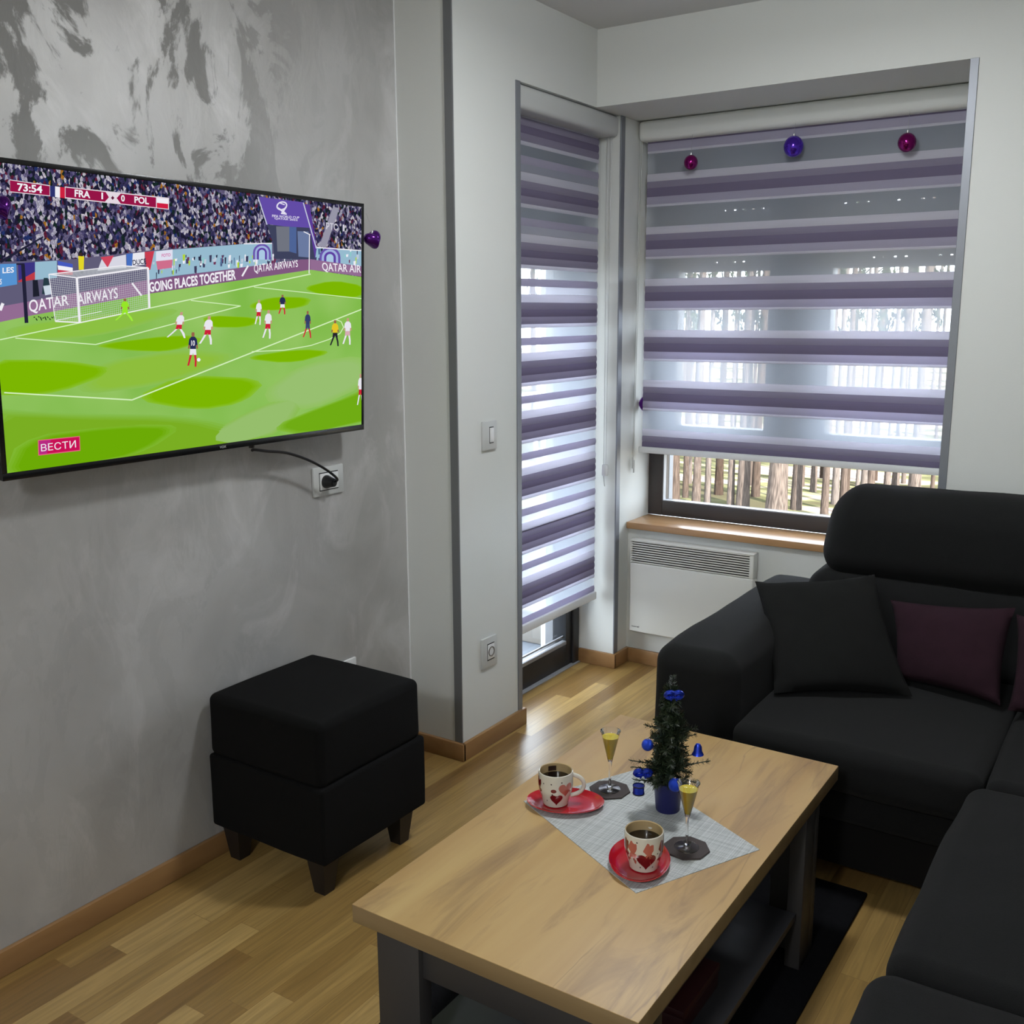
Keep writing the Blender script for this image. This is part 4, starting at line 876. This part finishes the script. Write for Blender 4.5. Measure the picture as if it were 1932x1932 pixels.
# switch and socket on the pier
t = plate('light_switch', (XA, 2.872, 1.136), 'grey framed single light switch on the white pier', 'switch', 'x', 2.830, 2.915, 1.086, 1.186, (2.868, 2.893, 1.108, 1.166))
MB().bbox(XA+.006, XA+.0135, 2.870, 2.892, 1.112, 1.162, .003).build('rocker', 'white_plastic', t)
t = plate('wall_socket', (XA, 2.858, .355), 'grey framed single wall socket low on the white pier', 'socket', 'x', 2.812, 2.905, .300, .412, (2.842, 2.886, .325, .388))
mb = MB(); mb.bbox(XA+.006, XA+.0115, 2.845, 2.884, .330, .384, .002); mb.build('insert', 'white_plastic', t)
mb = MB().lathe(0, 0, [(.0, .0), (.013, .0), (.0155, .0015), (.0155, .003), (.0185, .003), (.0185, 0)], 24); mb.xf(Matrix.Translation((XA+.0108, 2.8645, .357)) @ Matrix.Rotation(PI/2, 4, 'Y')); mb.build('socket_well', 'box_grey', t)
o = MB().bbox(XW, XW+.009, 2.325, 2.405, .352, .428, .002).build('wall_socket', 'white_plastic'); recenter(o, (XW, 2.365, .352)); tag(o, 'white socket edge on the plaster wall just above the black ottoman', 'socket')

# ------------------------------------------------------------------ baubles
def bauble(name, c, r, m, label, group, hook_top, heart=False, n=24):
    t = thing(name, c, label, 'ornament', group)
    if heart:
        mb = MB(); vs = []; N1, N2 = 28, 14
        for i in range(N1):
            a = 2*PI*i/N1; hx = 16*math.sin(a)**3; hy = 13*math.cos(a)-5*math.cos(2*a)-2*math.cos(3*a)-math.cos(4*a)
            for j in range(N2+1):
                b_ = -PI/2+PI*j/N2; ky, kz = .7*hx/16+.3*math.sin(a), .75*(hy+2)/16+.25*math.cos(a); ct, st = math.cos(.35), math.sin(.35); vs.append((c[0]+r*.8*math.sin(b_), c[1]+(ky*ct-kz*st)*r*math.cos(b_), c[2]+(ky*st+kz*ct)*r*math.cos(b_)))
        fs = [(i*(N2+1)+j, ((i+1) % N1)*(N2+1)+j, ((i+1) % N1)*(N2+1)+j+1, i*(N2+1)+j+1) for i in range(N1) for j in range(N2)]
        mb.add(vs, fs); mb.build('ball', m, t, angle=80)
        top = c[2]+r*.62
    else:
        MB().sphere(c, r, n, 0, 1.05).build('ball', m, t); top = c[2]+r*1.05
    MB().lathe(c[0], c[1], [(0, top+.009), (.004, top+.008), (.005, top-.002), (.005, top-.004)], 12).build('cap', 'silver', t)
    MB().tube([(c[0], c[1], top+.008), hook_top], .0006, 5).build('thread', 'thread', t)
    return t
yb = 3.962
def onb(px_x, z): return px_x
bauble('bauble', (-1.748, yb, 2.142), .028, 'ball_magenta', 'small magenta glass bauble hanging at the left of the large blind', 'baubles on the large blind', (-1.748, 3.971, 2.25))
bauble('bauble', (-1.330, yb, 2.166), .037, 'ball_violet', 'blue violet glass bauble hanging in the middle of the large blind', 'baubles on the large blind', (-1.330, 3.971, 2.25))
bauble('bauble', (-.917, yb, 2.143), .032, 'ball_magenta', 'larger magenta glass bauble hanging at the right of the large blind', 'baubles on the large blind', (-.917, 3.971, 2.25))
bauble('heart_ornament', (-2.105, 2.424, 1.772), .030, 'ball_purple', 'purple heart bauble hanging off the right corner of the television', 'hearts on the television', (-2.094, 2.386, 1.846), True)
bauble('heart_ornament', (-2.088, 1.238, 1.770), .027, 'ball_purple', 'purple heart bauble over the left edge of the television', 'hearts on the television', (-2.094, 1.24, 1.868), True)
o = MB().lathe(0, 0, [(0, -.01), (.028, -.008), (.034, 0), (.028, .008), (0, .01)], 24).xf(Matrix.Translation((-1.962, 4.036, 1.158)) @ Matrix.Rotation(PI/2, 4, 'X')).build('round_clip', 'ball_purple'); recenter(o, (-1.962, 4.036, 1.158)); tag(o, 'dark purple round ornament peeking from behind the left edge of the large blind', 'ornament')

# ------------------------------------------------------------------ ottoman
ot = thing('ottoman', (-1.99, 1.98, 0), 'black fabric cube ottoman on four dark tapered legs by the plaster wall', 'ottoman')
ox0, ox1, oy0, oy1 = -2.206, -1.772, 1.772, 2.192
MB().soft(ox0, ox1, oy0, oy1, .325, .508, .022, (.003, .003, .012), 8, wob=.003, seed=1).build('lid_cushion', 'black_fabric', ot)
MB().soft(ox0-.0, ox1+.006, oy0-.006, oy1+.006, 0.112, .330, .010, (.004, .004, 0), 8, wob=.003, seed=5).build('storage_body', 'black_fabric', ot)
for lx, ly in ((ox0+.045, oy0+.05), (ox1-.055, oy0+.05), (ox0+.045, oy1-.05), (ox1-.055, oy1-.05)):
    mb = MB(); a, b_ = .033, .019
    mb.add([(lx+s*q, ly+t_*q, z) for z, q in ((0, b_), (.12, a)) for s, t_ in ((-1, -1), (1, -1), (1, 1), (-1, 1))], [(3, 2, 1, 0), (4, 5, 6, 7), (0, 1, 5, 4), (1, 2, 6, 5), (2, 3, 7, 6), (3, 0, 4, 7)])
    mb.build('leg', 'dark_wood', ot, smooth=False)

# ------------------------------------------------------------------ rug
o = MB().bbox(-1.345, -.575, .6, 2.60, 0, .012, .004).build('rug', 'rug'); recenter(o, (-.96, 1.6, 0)); tag(o, 'charcoal flat rug lying under the coffee table', 'rug')

# ------------------------------------------------------------------ coffee table
tb = thing('coffee_table', (-.92, 1.84, .012), 'rectangular coffee table with light oak top, grey legs and lower shelf', 'table')
TX0, TX1, TA, TBB, TZ = -1.221, -.617, 1.288, 2.390, .45
mb = MB(); mb.bbox(TX0, TX1, TA, TBB, TZ-.037, TZ, .0012)
for i, f in enumerate(mb.f):
    zs = [mb.v[k][2] for k in f]
    if not all(z > TZ-.0015 for z in zs): mb.m[i] = 1
mb.build('tabletop', ['tabletop', 'table_edge'], tb)
LX0, LX1, LY0, LY1 = -1.168, -.612, 1.296, 2.272
LX1 = -.625
for (cx, sx) in ((LX0, 1), (LX1, -1)):
    for (cy, sy) in ((LY0, 1), (LY1, -1)):
        mb = MB(); w, th = .10, .036
        mb.bbox(min(cx, cx+sx*w), max(cx, cx+sx*w), min(cy, cy+sy*th), max(cy, cy+sy*th), .012, TZ-.037, .0015)
        mb.bbox(min(cx, cx+sx*th), max(cx, cx+sx*th), min(cy+sy*.03, cy+sy*w), max(cy+sy*.03, cy+sy*w), .012, TZ-.037, .0015)
        mb.build('leg', 'grey_lacquer', tb)
mb = MB(); mb.bbox(LX0+.1, LX1-.1, LY0+.012, LY0+.03, .34, TZ-.037, .001); mb.bbox(LX0+.1, LX1-.1, LY1-.03, LY1-.012, .34, TZ-.037, .001)
mb.bbox(LX0+.010, LX0+.028, LY0+.1, LY1-.1, .34, TZ-.037, .001); mb.bbox(LX1-.048, LX1-.03, LY0+.1, LY1-.1, .34, TZ-.037, .001)
mb.build('apron', 'grey_lacquer', tb)
MB().bbox(LX0+.036, LX1-.012, LY0+.036, LY1-.105, .142, .160, .0012).build('shelf', 'shelf_grey', tb)
bx = thing('box', (-.745, 1.74, .16), 'dark red lidded box standing on the lower shelf of the table', 'box')
M['book_red'] = mat('dark_red_card', (.045, .006, .009), .5)
MB().bbox(-.80, -.690, 1.64, 1.82, .1605, .196, .002).build('body', 'book_red', bx); MB().bbox(-.802, -.688, 1.638, 1.822, .196, .214, .002).build('lid', 'book_red', bx)

# ------------------------------------------------------------------ things on the table
# placemat
mat_c = [(-1.170, 1.812), (-.784, 1.613), (-.641, 1.898)]
c4 = (mat_c[0][0]+mat_c[2][0]-mat_c[1][0], mat_c[0][1]+mat_c[2][1]-mat_c[1][1])
mb = MB(); q = mat_c+[c4]
mb.add([(x, y, TZ) for x, y in q]+[(x, y, TZ+.0014) for x, y in q], [(3, 2, 1, 0), (4, 5, 6, 7), (0, 1, 5, 4), (1, 2, 6, 5), (2, 3, 7, 6), (3, 0, 4, 7)])
o = mb.build('placemat', 'placemat', smooth=False); recenter(o, (-.906, 1.855, TZ)); tag(o, 'light grey woven rectangular placemat lying askew on the coffee table', 'placemat')
MZ = TZ+.0014
def saucer(c, ang, a, b_, label):
    mb = MB(); n = 48; prof = [(.0, .004), (.60, .004), (.80, .0042), (.93, .0105), (.97, .0128), (1.0, .0135), (1.0, .0118), (.84, .003), (.7, 0), (0, 0)]
    rows = []
    for r, z in prof:
        rows.append([(a*r*math.cos(2*PI*k/n), b_*r*math.sin(2*PI*k/n), z) for k in range(n)])
    vs = [v for r in rows for v in r]; fs = [(i*n+k, i*n+(k+1) % n, (i+1)*n+(k+1) % n, (i+1)*n+k) for i in range(len(rows)-1) for k in range(n)]
    mb.add(vs, fs); mb.xf(Matrix.Translation((c[0], c[1], MZ)) @ Matrix.Rotation(ang, 4, 'Z'))
    o = mb.build('saucer', 'saucer'); recenter(o, (c[0], c[1], MZ)); tag(o, label, 'saucer', 'red saucers')
def mug(c, ang, label, pat):
    t = thing('mug', (c[0], c[1], MZ+.0043), label, 'mug', 'coffee mugs', ang)
    R = .0395; H = .080; mb = MB()
    outer = [(0, 0), (.026, 0), (.0285, .002), (.0300, .010), (.0335, .022), (.0375, .034), (R, .046), (R, .074), (R-.0006, .0788), (R-.002, H), (R-.0036, .0788, 1), (R-.0042, .070, 1), (R-.0042, .03, 1), (.028, .012, 1), (0, .008, 1)]
    mb.lathe(0, 0, outer, 48)
    def rad(z):
        for p, q_ in zip(outer[1:9], outer[2:9]):
            if p[1] <= z <= q_[1]: return p[0]+(q_[0]-p[0])*(z-p[1])/max(1e-6, q_[1]-p[1])
        return R
    def decal(poly_, mi, lay=0):
        # fan of a closed outline (theta in rad, z in m), subdivided so that it follows the wall
        cxm = sum(p[0] for p in poly_)/len(poly_); czm = sum(p[1] for p in poly_)/len(poly_); K = 5; n = len(poly_); vs = []
        for k in range(K+1):
            for p in poly_:
                th = cxm+(p[0]-cxm)*k/K; z = czm+(p[1]-czm)*k/K; r = rad(z)+.00035+lay*.0002; vs.append((r*math.cos(th), r*math.sin(th), z))
        mb.add(vs, [(k*n+i, k*n+(i+1) % n, (k+1)*n+(i+1) % n, (k+1)*n+i) for k in range(K) for i in range(n)], mi)
    for kind, th, z, s, mi in pat:
        if kind == 'dot': decal([(th+.045*math.cos(a*PI/5), z+.0017*math.sin(a*PI/5)) for a in range(10)], mi)
        elif kind == 'oval': decal([(th+s/R*math.cos(a*PI/12), z+s*.72*math.sin(a*PI/12)) for a in range(24)], mi, .5)
        elif kind == 'heart':
            o_ = []
            for a in range(28):
                w = 2*PI*a/28; hx = 16*math.sin(w)**3/16; hy = (13*math.cos(w)-5*math.cos(2*w)-2*math.cos(3*w)-math.cos(4*w))/16; o_.append((th-hx*s/R, z+hy*s))
            decal(o_, mi)
        elif kind == 'band': decal([(th-s/R, .028), (th+s*.6/R, .020), (th+s/R, .040), (th+s*.9/R, .066), (th-s*.3/R, .071), (th-s/R, .055)], mi)
        elif kind == 'tag':
            vs = [((R-.0054)*math.cos(th+u), (R-.0054)*math.sin(th+u), zz) for zz in (.062, .074) for u in (-.28, -.14, 0, .14, .28)]
            mb.add(vs, [(i, i+1, i+6, i+5) for i in range(4)], 4)
    mb.build('cup', ['mug_white', 'mug_inner', 'mug_red', 'mug_salmon', 'mug_dot'], t, world=False)
    mb = MB(); pts = []
    for k in range(15):
        a = -1.35+2.7*k/14; pts.append((R-.004+.031*math.cos(a)-.002+.0*k, 0, .043+.0245*math.sin(a)))
    pts[0] = (R-.006, 0, pts[0][2]-.002); pts[-1] = (R-.004, 0, pts[-1][2]+.002)
    mb.tube(pts, .0048, 10); mb.build('handle', 'mug_white', t, world=False)
    MB().lathe(0, 0, [(0, .060), (R-.0046, .060), (R-.0046, .0585), (0, .0585)], 40).build('coffee', 'coffee', t, world=False)
    return t
cam_dir = lambda c: math.atan2(-c[1], -c[0])     # direction from the mug to the viewer
m1, m2 = (-1.100, 1.838), (-.812, 1.702)
saucer((-1.079, 1.846), .46, .088, .062, 'red oval saucer under the mug on the left, longer to the right')
h1 = math.atan2(.551, .835)+.02   # handle to the right of the picture
d1 = cam_dir(m1)-h1
mug(m1, h1, 'white mug of black coffee, its handle to the right, on the left saucer',
    [('heart', d1+.05, .024, .016, 2), ('oval', d1+.02, .025, .0125, 2), ('oval', d1-.12, .046, .0065, 2), ('heart', d1+.62, .048, .018, 3), ('band', d1-1.25, .04, .012, 2), ('dot', d1-.25, .062, 0, 4), ('dot', d1+.35, .066, 0, 4), ('dot', d1-.62, .018, 0, 4), ('dot', d1-.2, .037, 0, 4), ('dot', d1+.95, .04, 0, 4), ('dot', d1-.75, .06, 0, 4), ('tag', d1+PI+.25+.0, 0, 0, 4), ('heart', d1+2.4, .04, .018, 2)])
saucer((-.826, 1.712), 1.98, .088, .062, 'red oval saucer under the front mug near the placemat edge')
h2 = cam_dir(m2)+PI-.35
d2 = cam_dir(m2)-h2
mug(m2, h2, 'white mug of black coffee with its handle hidden, on the front saucer',
    [('heart', d2+.15, .030, .021, 2), ('band', d2+.25, .06, .011, 3), ('band', d2-.62, .045, .011, 3), ('band', d2-1.1, .045, .010, 2), ('band', d2+1.05, .045, .009, 2), ('dot', d2-.35, .070, 0, 4), ('dot', d2-.55, .030, 0, 4), ('dot', d2-.2, .014, 0, 4), ('dot', d2+.6, .014, 0, 4), ('dot', d2+.75, .045, 0, 4)])

def coaster(c, ang, label):
    o = MB().lathe(0, 0, [(0, 0), (.0475, 0), (.0485, .001), (.0485, .0035), (.0475, .0042), (0, .0042)], 8).xf(Matrix.Translation((c[0], c[1], MZ)) @ Matrix.Rotation(ang, 4, 'Z')).build('coaster', 'coaster', smooth=False)
    recenter(o, (c[0], c[1], MZ)); tag(o, label, 'coaster', 'octagonal coasters')
M['crystal'] = glass('drinking_glass', (.93, .95, .95, 1), .02, 1.6, 1.0)
M['liqueur'] = mat('yellow_liqueur', srgb(206, 190, 62), .1)
def liq_mat():
    m, nt, N, L, P = new_mat('yellow_liqueur_clear')
    P.inputs['Base Color'].default_value = (.80, .66, .10, 1); P.inputs['Roughness'].default_value = .05; P.inputs['Transmission Weight'].default_value = .45; P.inputs['IOR'].default_value = 1.1; return m
M['liqueur'] = liq_mat()
M['solid_glass'] = None
def sg():
    m, nt, N, L, P = new_mat('solid_clear_glass'); P.inputs['Base Color'].default_value = (1, 1, 1, 1); P.inputs['Roughness'].default_value = .02
    P.inputs['Transmission Weight'].default_value = 1; P.inputs['IOR'].default_value = 1.45; return m
M['solid_glass'] = sg()
def flute(c, label):
    t = thing('liqueur_glass', (c[0], c[1], MZ+.0042), label, 'glass', 'cone glasses of yellow liqueur')
    MB().lathe(0, 0, [(0, .0005), (.025, .0), (.0256, .0012), (.018, .0024), (.007, .0045), (.0035, .009), (.0028, .03), (.0028, .05), (.0040, .064), (.0052, .070), (0, .0735)], 32).build('stem_and_foot', 'solid_glass', t, world=False)
    MB().lathe(0, 0, [(.0050, .0690), (.0075, .080), (.0232, .144), (.0238, .1446), (.0238, .1452), (.0228, .145)], 32).build('bowl', 'crystal', t, world=False)
    MB().lathe(0, 0, [(0, .0745), (.0045, .0752), (.0068, .081), (.0195, .131), (0, .131)], 32).build('liqueur', 'liqueur', t, world=False)
coaster((-1.028, 1.964), .3, 'dark brown octagonal coaster left of the little tree'); flute((-1.028, 1.964), 'cone stem glass of yellow liqueur left of the little tree')
coaster((-.769, 1.817), .25, 'dark brown octagonal coaster in front of the little tree, by the front mug'); flute((-.769, 1.817), 'cone stem glass of yellow liqueur standing right of the front mug')

# little tinsel tree
TC = Vector((-.876, 1.955, MZ))
tt = thing('christmas_tree', TC, 'miniature green tinsel Christmas tree in a blue pot on the table', 'christmas tree')
MB().lathe(0, 0, [(0, 0), (.026, 0), (.027, .002), (.0325, .066), (.034, .070), (.0325, .071), (.030, .066), (0, .062)], 32).build('pot', 'blue_pot', tt, world=False)
MB().lathe(0, 0, [(0, .060), (.030, .063), (0, .067)], 20).build('moss', 'soil', tt, world=False)
MB().tube([(0, 0, .06), (0.002, 0, .18), (.004, .004, .30)], [.006, .005, .002], 8).build('stem', 'stem', tt, world=False)
rnd = random.Random(11)
vr = Vector((VR.x, VR.y, 0)).normalized(); vd = Vector((-vr.y, vr.x, 0))
def tinsel(mb, p0, d, L_, nr=.012, cnt=60):
    d = d.normalized(); a = d.cross(Vector((.3, .2, 1))).normalized(); b_ = d.cross(a)
    mb.tube([p0, p0+d*L_], .0012, 5)
    for k in range(cnt):
        t_ = rnd.random(); p = p0+d*L_*t_; an = rnd.uniform(0, 2*PI); o_ = (a*math.cos(an)+b_*math.sin(an)+d*rnd.uniform(.1, .9)).normalized()
        ln = nr*rnd.uniform(.7, 1.25)*(1-.35*t_); w = o_.cross(d).normalized()*.0011
        mb.add([p-w, p+w, p+o_*ln+w*.6, p+o_*ln-w*.6], [(0, 1, 2, 3)], 1 if rnd.random() < .16 else 0)
mb = MB()
LV = [(.074, .050, 9), (.090, .062, 11), (.108, .054, 10), (.128, .044, 9), (.148, .040, 9), (.166, .040, 9), (.184, .046, 10), (.202, .042, 9), (.220, .028, 8), (.238, .022, 7), (.256, .020, 6), (.274, .016, 5), (.288, .012, 4)]
for z, L_, n in LV:
    for k in range(n):
        a = 2*PI*(k+rnd.random()*.6)/n; l_ = L_*rnd.uniform(.72, 1.08)
        tinsel(mb, Vector((0, 0, z-.008)), Vector((math.cos(a), math.sin(a), rnd.uniform(-.15, .45))), l_, .0175, 110)
tinsel(mb, Vector((.003, .003, .28)), Vector((0, .02, 1)), .036, .013, 90)
for sx, z, l_ in ((-.09, .062, .080), (-.075, .104, .088), (-.078, .090, .084), (.07, .100, .094), (.06, .120, .07), (.05, .165, .058), (.05, .180, .062), (-.04, .185, .055)):   # longer side twigs
    tinsel(mb, Vector((0, 0, z)), vr*sx+Vector((0, 0, .012)), l_, .013, 110)
mb.build('branches', ['needles', 'needles_lit'], tt, world=False, smooth=False, weld=False)
def tree_ball(p, r, label):
    q = TC+p; t = thing('bauble', q, label, 'ornament', 'blue ornaments on the little tree'); MB().sphere(q, r, 20).build('ball', 'bauble_blue', t)
    MB().lathe(q.x, q.y, [(0, q.z+r+.004), (.002, q.z+r+.003), (.0022, q.z+r-.001)], 8).build('cap', 'silver', t)
tree_ball(-vr*.050-vd*.012+Vector((0, 0, .160)), .0135, 'blue glitter bauble sticking out at the upper left of the little tree')
tree_ball(vr*.004-vd*.068+Vector((0, 0, .092)), .0150, 'blue glitter bauble low in front of the little tree, behind the glass rim')
def drum(p, label):
    q = TC+p; t = thing('drum_ornament', q, label, 'ornament', 'blue ornaments on the little tree')
    MB().lathe(0, 0, [(0, -.009), (.0125, -.009), (.0125, .009), (0, .009)], 20).xf(Matrix.Translation(q)).build('drum', 'blue_metal', t)
    for z in (-.009, .009): MB().lathe(0, 0, [(.0125, z-.0012), (.0136, z-.0012), (.0136, z+.0012), (.0125, z+.0012)], 20).xf(Matrix.Translation(q)).build('rim', 'black_plastic', t)
drum(-vr*.070-vd*.028+Vector((0, 0, .062)), 'blue foil drum ornament at the lower left of the little tree')
def bow(p, s, label):
    q = TC+p; t = thing('bow_ornament', q, label, 'ornament', 'blue ornaments on the little tree')
    mb = MB()
    for sg_ in (-1, 1):
        pts = [q+vr*(sg_*s*(1-math.cos(a))*.5)+Vector((0, 0, s*.42*math.sin(a)))-vd*.004*math.sin(a) for a in [2*PI*i/14 for i in range(15)]]
        mb.tube(pts, .0052, 6)
        mb.tube([q, q+vr*sg_*s*.35+Vector((0, 0, -s*.75))], [.003, .0016], 6)
    mb.build('ribbon', 'blue_metal', t); MB().sphere(q, s*.26, 12).build('knot', 'blue_metal', t)
bow(vr*.004-vd*.022+Vector((0, 0, .280)), .018, 'blue ribbon bow near the top of the little tree')
bow(-vr*.060-vd*.022+Vector((0, 0, .098)), .018, 'blue ribbon bow on the lower left twig of the little tree')
def bell(p, label):
    q = TC+p; t = thing('bell_ornament', q, label, 'ornament', 'blue ornaments on the little tree')
    MB().lathe(0, 0, [(0, .014), (.005, .0125), (.0085, .006), (.0095, -.004), (.0135, -.012), (.0125, -.012), (.008, -.004), (0, .01)], 20).xf(Matrix.Translation(q)).build('bell', 'blue_metal', t)
    MB().sphere(q+Vector((0, 0, -.012)), .003, 10).build('clapper', 'silver', t)
bell(vr*.062-vd*.010+Vector((0, 0, .148)), 'blue foil bell at the right side of the little tree')

# ------------------------------------------------------------------ corner sofa
so = thing('corner_sofa', (-.2, 2.9, 0), 'charcoal fabric corner sofa standing along the window wall and the right side', 'sofa')
FY = 2.545
MB().soft(-1.205, -.952, FY, 3.56, .05, .612, .055, (.006, .008, .018), 10, wob=.006, seed=2).build('arm', 'sofa', so)
MB().box(-1.0, .78, 2.625, 3.56, .055, .24).build('plinth', 'sofa_base', so, smooth=False)
MB().soft(-.955, .80, FY+.035, 3.5, .20, .318, .02, (0, .006, 0), 10, wob=.003).build('front_panel', 'sofa', so)
MB().soft(-.955, -.312, FY-.012, 3.30, .30, .432, .035, (.003, .008, .012), 12, wob=.005, seed=3).build('seat_cushion', 'sofa', so)
MB().soft(-.308, .52, FY-.012, 3.30, .30, .432, .035, (.003, .008, .012), 12, wob=.005, seed=4).build('seat_cushion', 'sofa', so)
def backc(y0, y1, z0, z1, x0, x1, r, seed, slope=0.0):
    mb = MB().soft(x0, x1, y0, y1, z0, z1, r, (.004, .02, .006), 12, wob=.007, seed=seed)
    sh = Matrix.Identity(4); sh[1][2] = .12; piv = Matrix.Translation((0, 0, .43))   # lean back
    mb.xf(piv @ sh @ piv.inverted())
    if slope: mb.v = [(x+slope*max(0, z-.60)*max(0, min(1, (x0+.35-x)/.35)), y, z) for x, y, z in mb.v]
    return mb
backc(3.285, 3.53, .40, .702, -1.01, -.18, .06, 6, .14).build('back_cushion', 'sofa', so)
backc(3.285, 3.53, .40, .702, -.178, .55, .06, 7).build('back_cushion', 'sofa', so)
backc(3.285, 3.53, .672, .975, -1.0, .56, .10, 8, .16).build('headrest', 'sofa', so)
MB().sphere((-1.006, 3.43, .632), .016, 16).build('headrest_hinge', 'sofa', so)
# right-hand run
MB().soft(-.305, .80, 1.66, 2.53, .10, .33, .03, (0, .004, 0), 8).build('front_panel', 'sofa', so)
MB().soft(-.338, .55, 1.672, 2.500, .32, .446, .045, (.004, .006, .014), 14, wob=.006, seed=9).build('seat_cushion', 'sofa', so)
MB().soft(-.305, .80, .75, 1.64, .10, .33, .03, (0, .004, 0), 8).build('front_panel', 'sofa', so)
MB().soft(-.350, .55, .74, 1.655, .32, .452, .05, (.004, .006, .02), 14, wob=.006, seed=10).build('seat_cushion', 'sofa', so)
MB().soft(.50, .84, .75, 3.3, .30, .85, .08, (.01, 0, .01), 12, wob=.006, seed=12).build('side_back', 'sofa', so)

def pill4(TL, TR, BR, BL, t, m, label, seed=0):
    """pillow whose four seam corners stand at the given points"""
    TL, TR, BR, BL = map(Vector, (TL, TR, BR, BL))
    nn = ((TR+BR-TL-BL).cross(TL+TR-BL-BR)).normalized(); n = 26; mb = MB()
    for s_ in (1, -1):
        vs = []
        for i in range(n+1):
            for j in range(n+1):
                u = -1+2*i/n; v = -1+2*j/n
                pu = u*(1-.075*(1-v*v)*abs(u)**3); pv = v*(1-.075*(1-u*u)*abs(v)**3)
                th = t*.5*max(0, (1-u**2)*(1-v**2))**.42
                wr = .004*mnoise.noise(Vector((u*3+seed, v*3, s_)))*(1-u*u*v*v)
                wr += .0035*math.sin(10*(abs(u)+abs(v))+seed)*max(0, (abs(u)+abs(v)-1.15))
                a, b_ = (pu+1)/2, (pv+1)/2
                vs.append((BL*(1-a)+BR*a)*(1-b_)+(TL*(1-a)+TR*a)*b_+nn*s_*(th+(wr if th > .001 else 0)))
        fs = [(i*(n+1)+j, (i+1)*(n+1)+j, (i+1)*(n+1)+j+1, i*(n+1)+j+1) for i in range(n) for j in range(n)]
        if s_ < 0: fs = [f[::-1] for f in fs]
        mb.add(vs, fs)
    o = mb.build('throw_pillow', m, angle=75)
    recenter(o, (BL+BR)/2); tag(o, label, 'cushion'); return o
pill4((-1.085, 3.05, .704), (-.728, 3.10, .766), (-.568, 2.965, .452), (-.915, 2.775, .450), .12, 'pillow_grey', 'large charcoal throw pillow leaning in the corner between sofa arm and back', 1)
pill4((-.700, 3.205, .664), (-.343, 3.165, .705), (-.343, 3.015, .455), (-.645, 3.085, .455), .10, 'pillow_plum', 'plum throw pillow leaning on the sofa back beside the charcoal one', 2)
pill4((-.338, 3.15, .69), (-.02, 3.08, .70), (.00, 2.93, .455), (-.320, 2.99, .455), .10, 'pillow_plum', 'plum throw pillow cut off by the right edge of the picture', 3)

# ------------------------------------------------------------------ ceiling lamp above the frame, and the added fill lamp
def lamp(c, label):
    t = thing('ceiling_lamp', c, label, 'lamp')
    MB().lathe(c[0], c[1], [(0, ZC), (.15, ZC), (.15, ZC-.03), (.145, ZC-.035), (.14, ZC-.03), (0, ZC-.03)], 32).build('housing', 'white_plastic', t)
    MB().lathe(c[0], c[1], [(.14, ZC-.031), (.135, ZC-.055), (.10, ZC-.07), (0, ZC-.075)], 32).build('diffuser', 'lamp', t)
lamp((-.92, 2.38, ZC), 'round white ceiling lamp above the coffee table'); lamp((-.3, -1.3, ZC), 'round white lamp added unseen behind the viewer as fill light')  # second lamp is an unseen body for the added fill
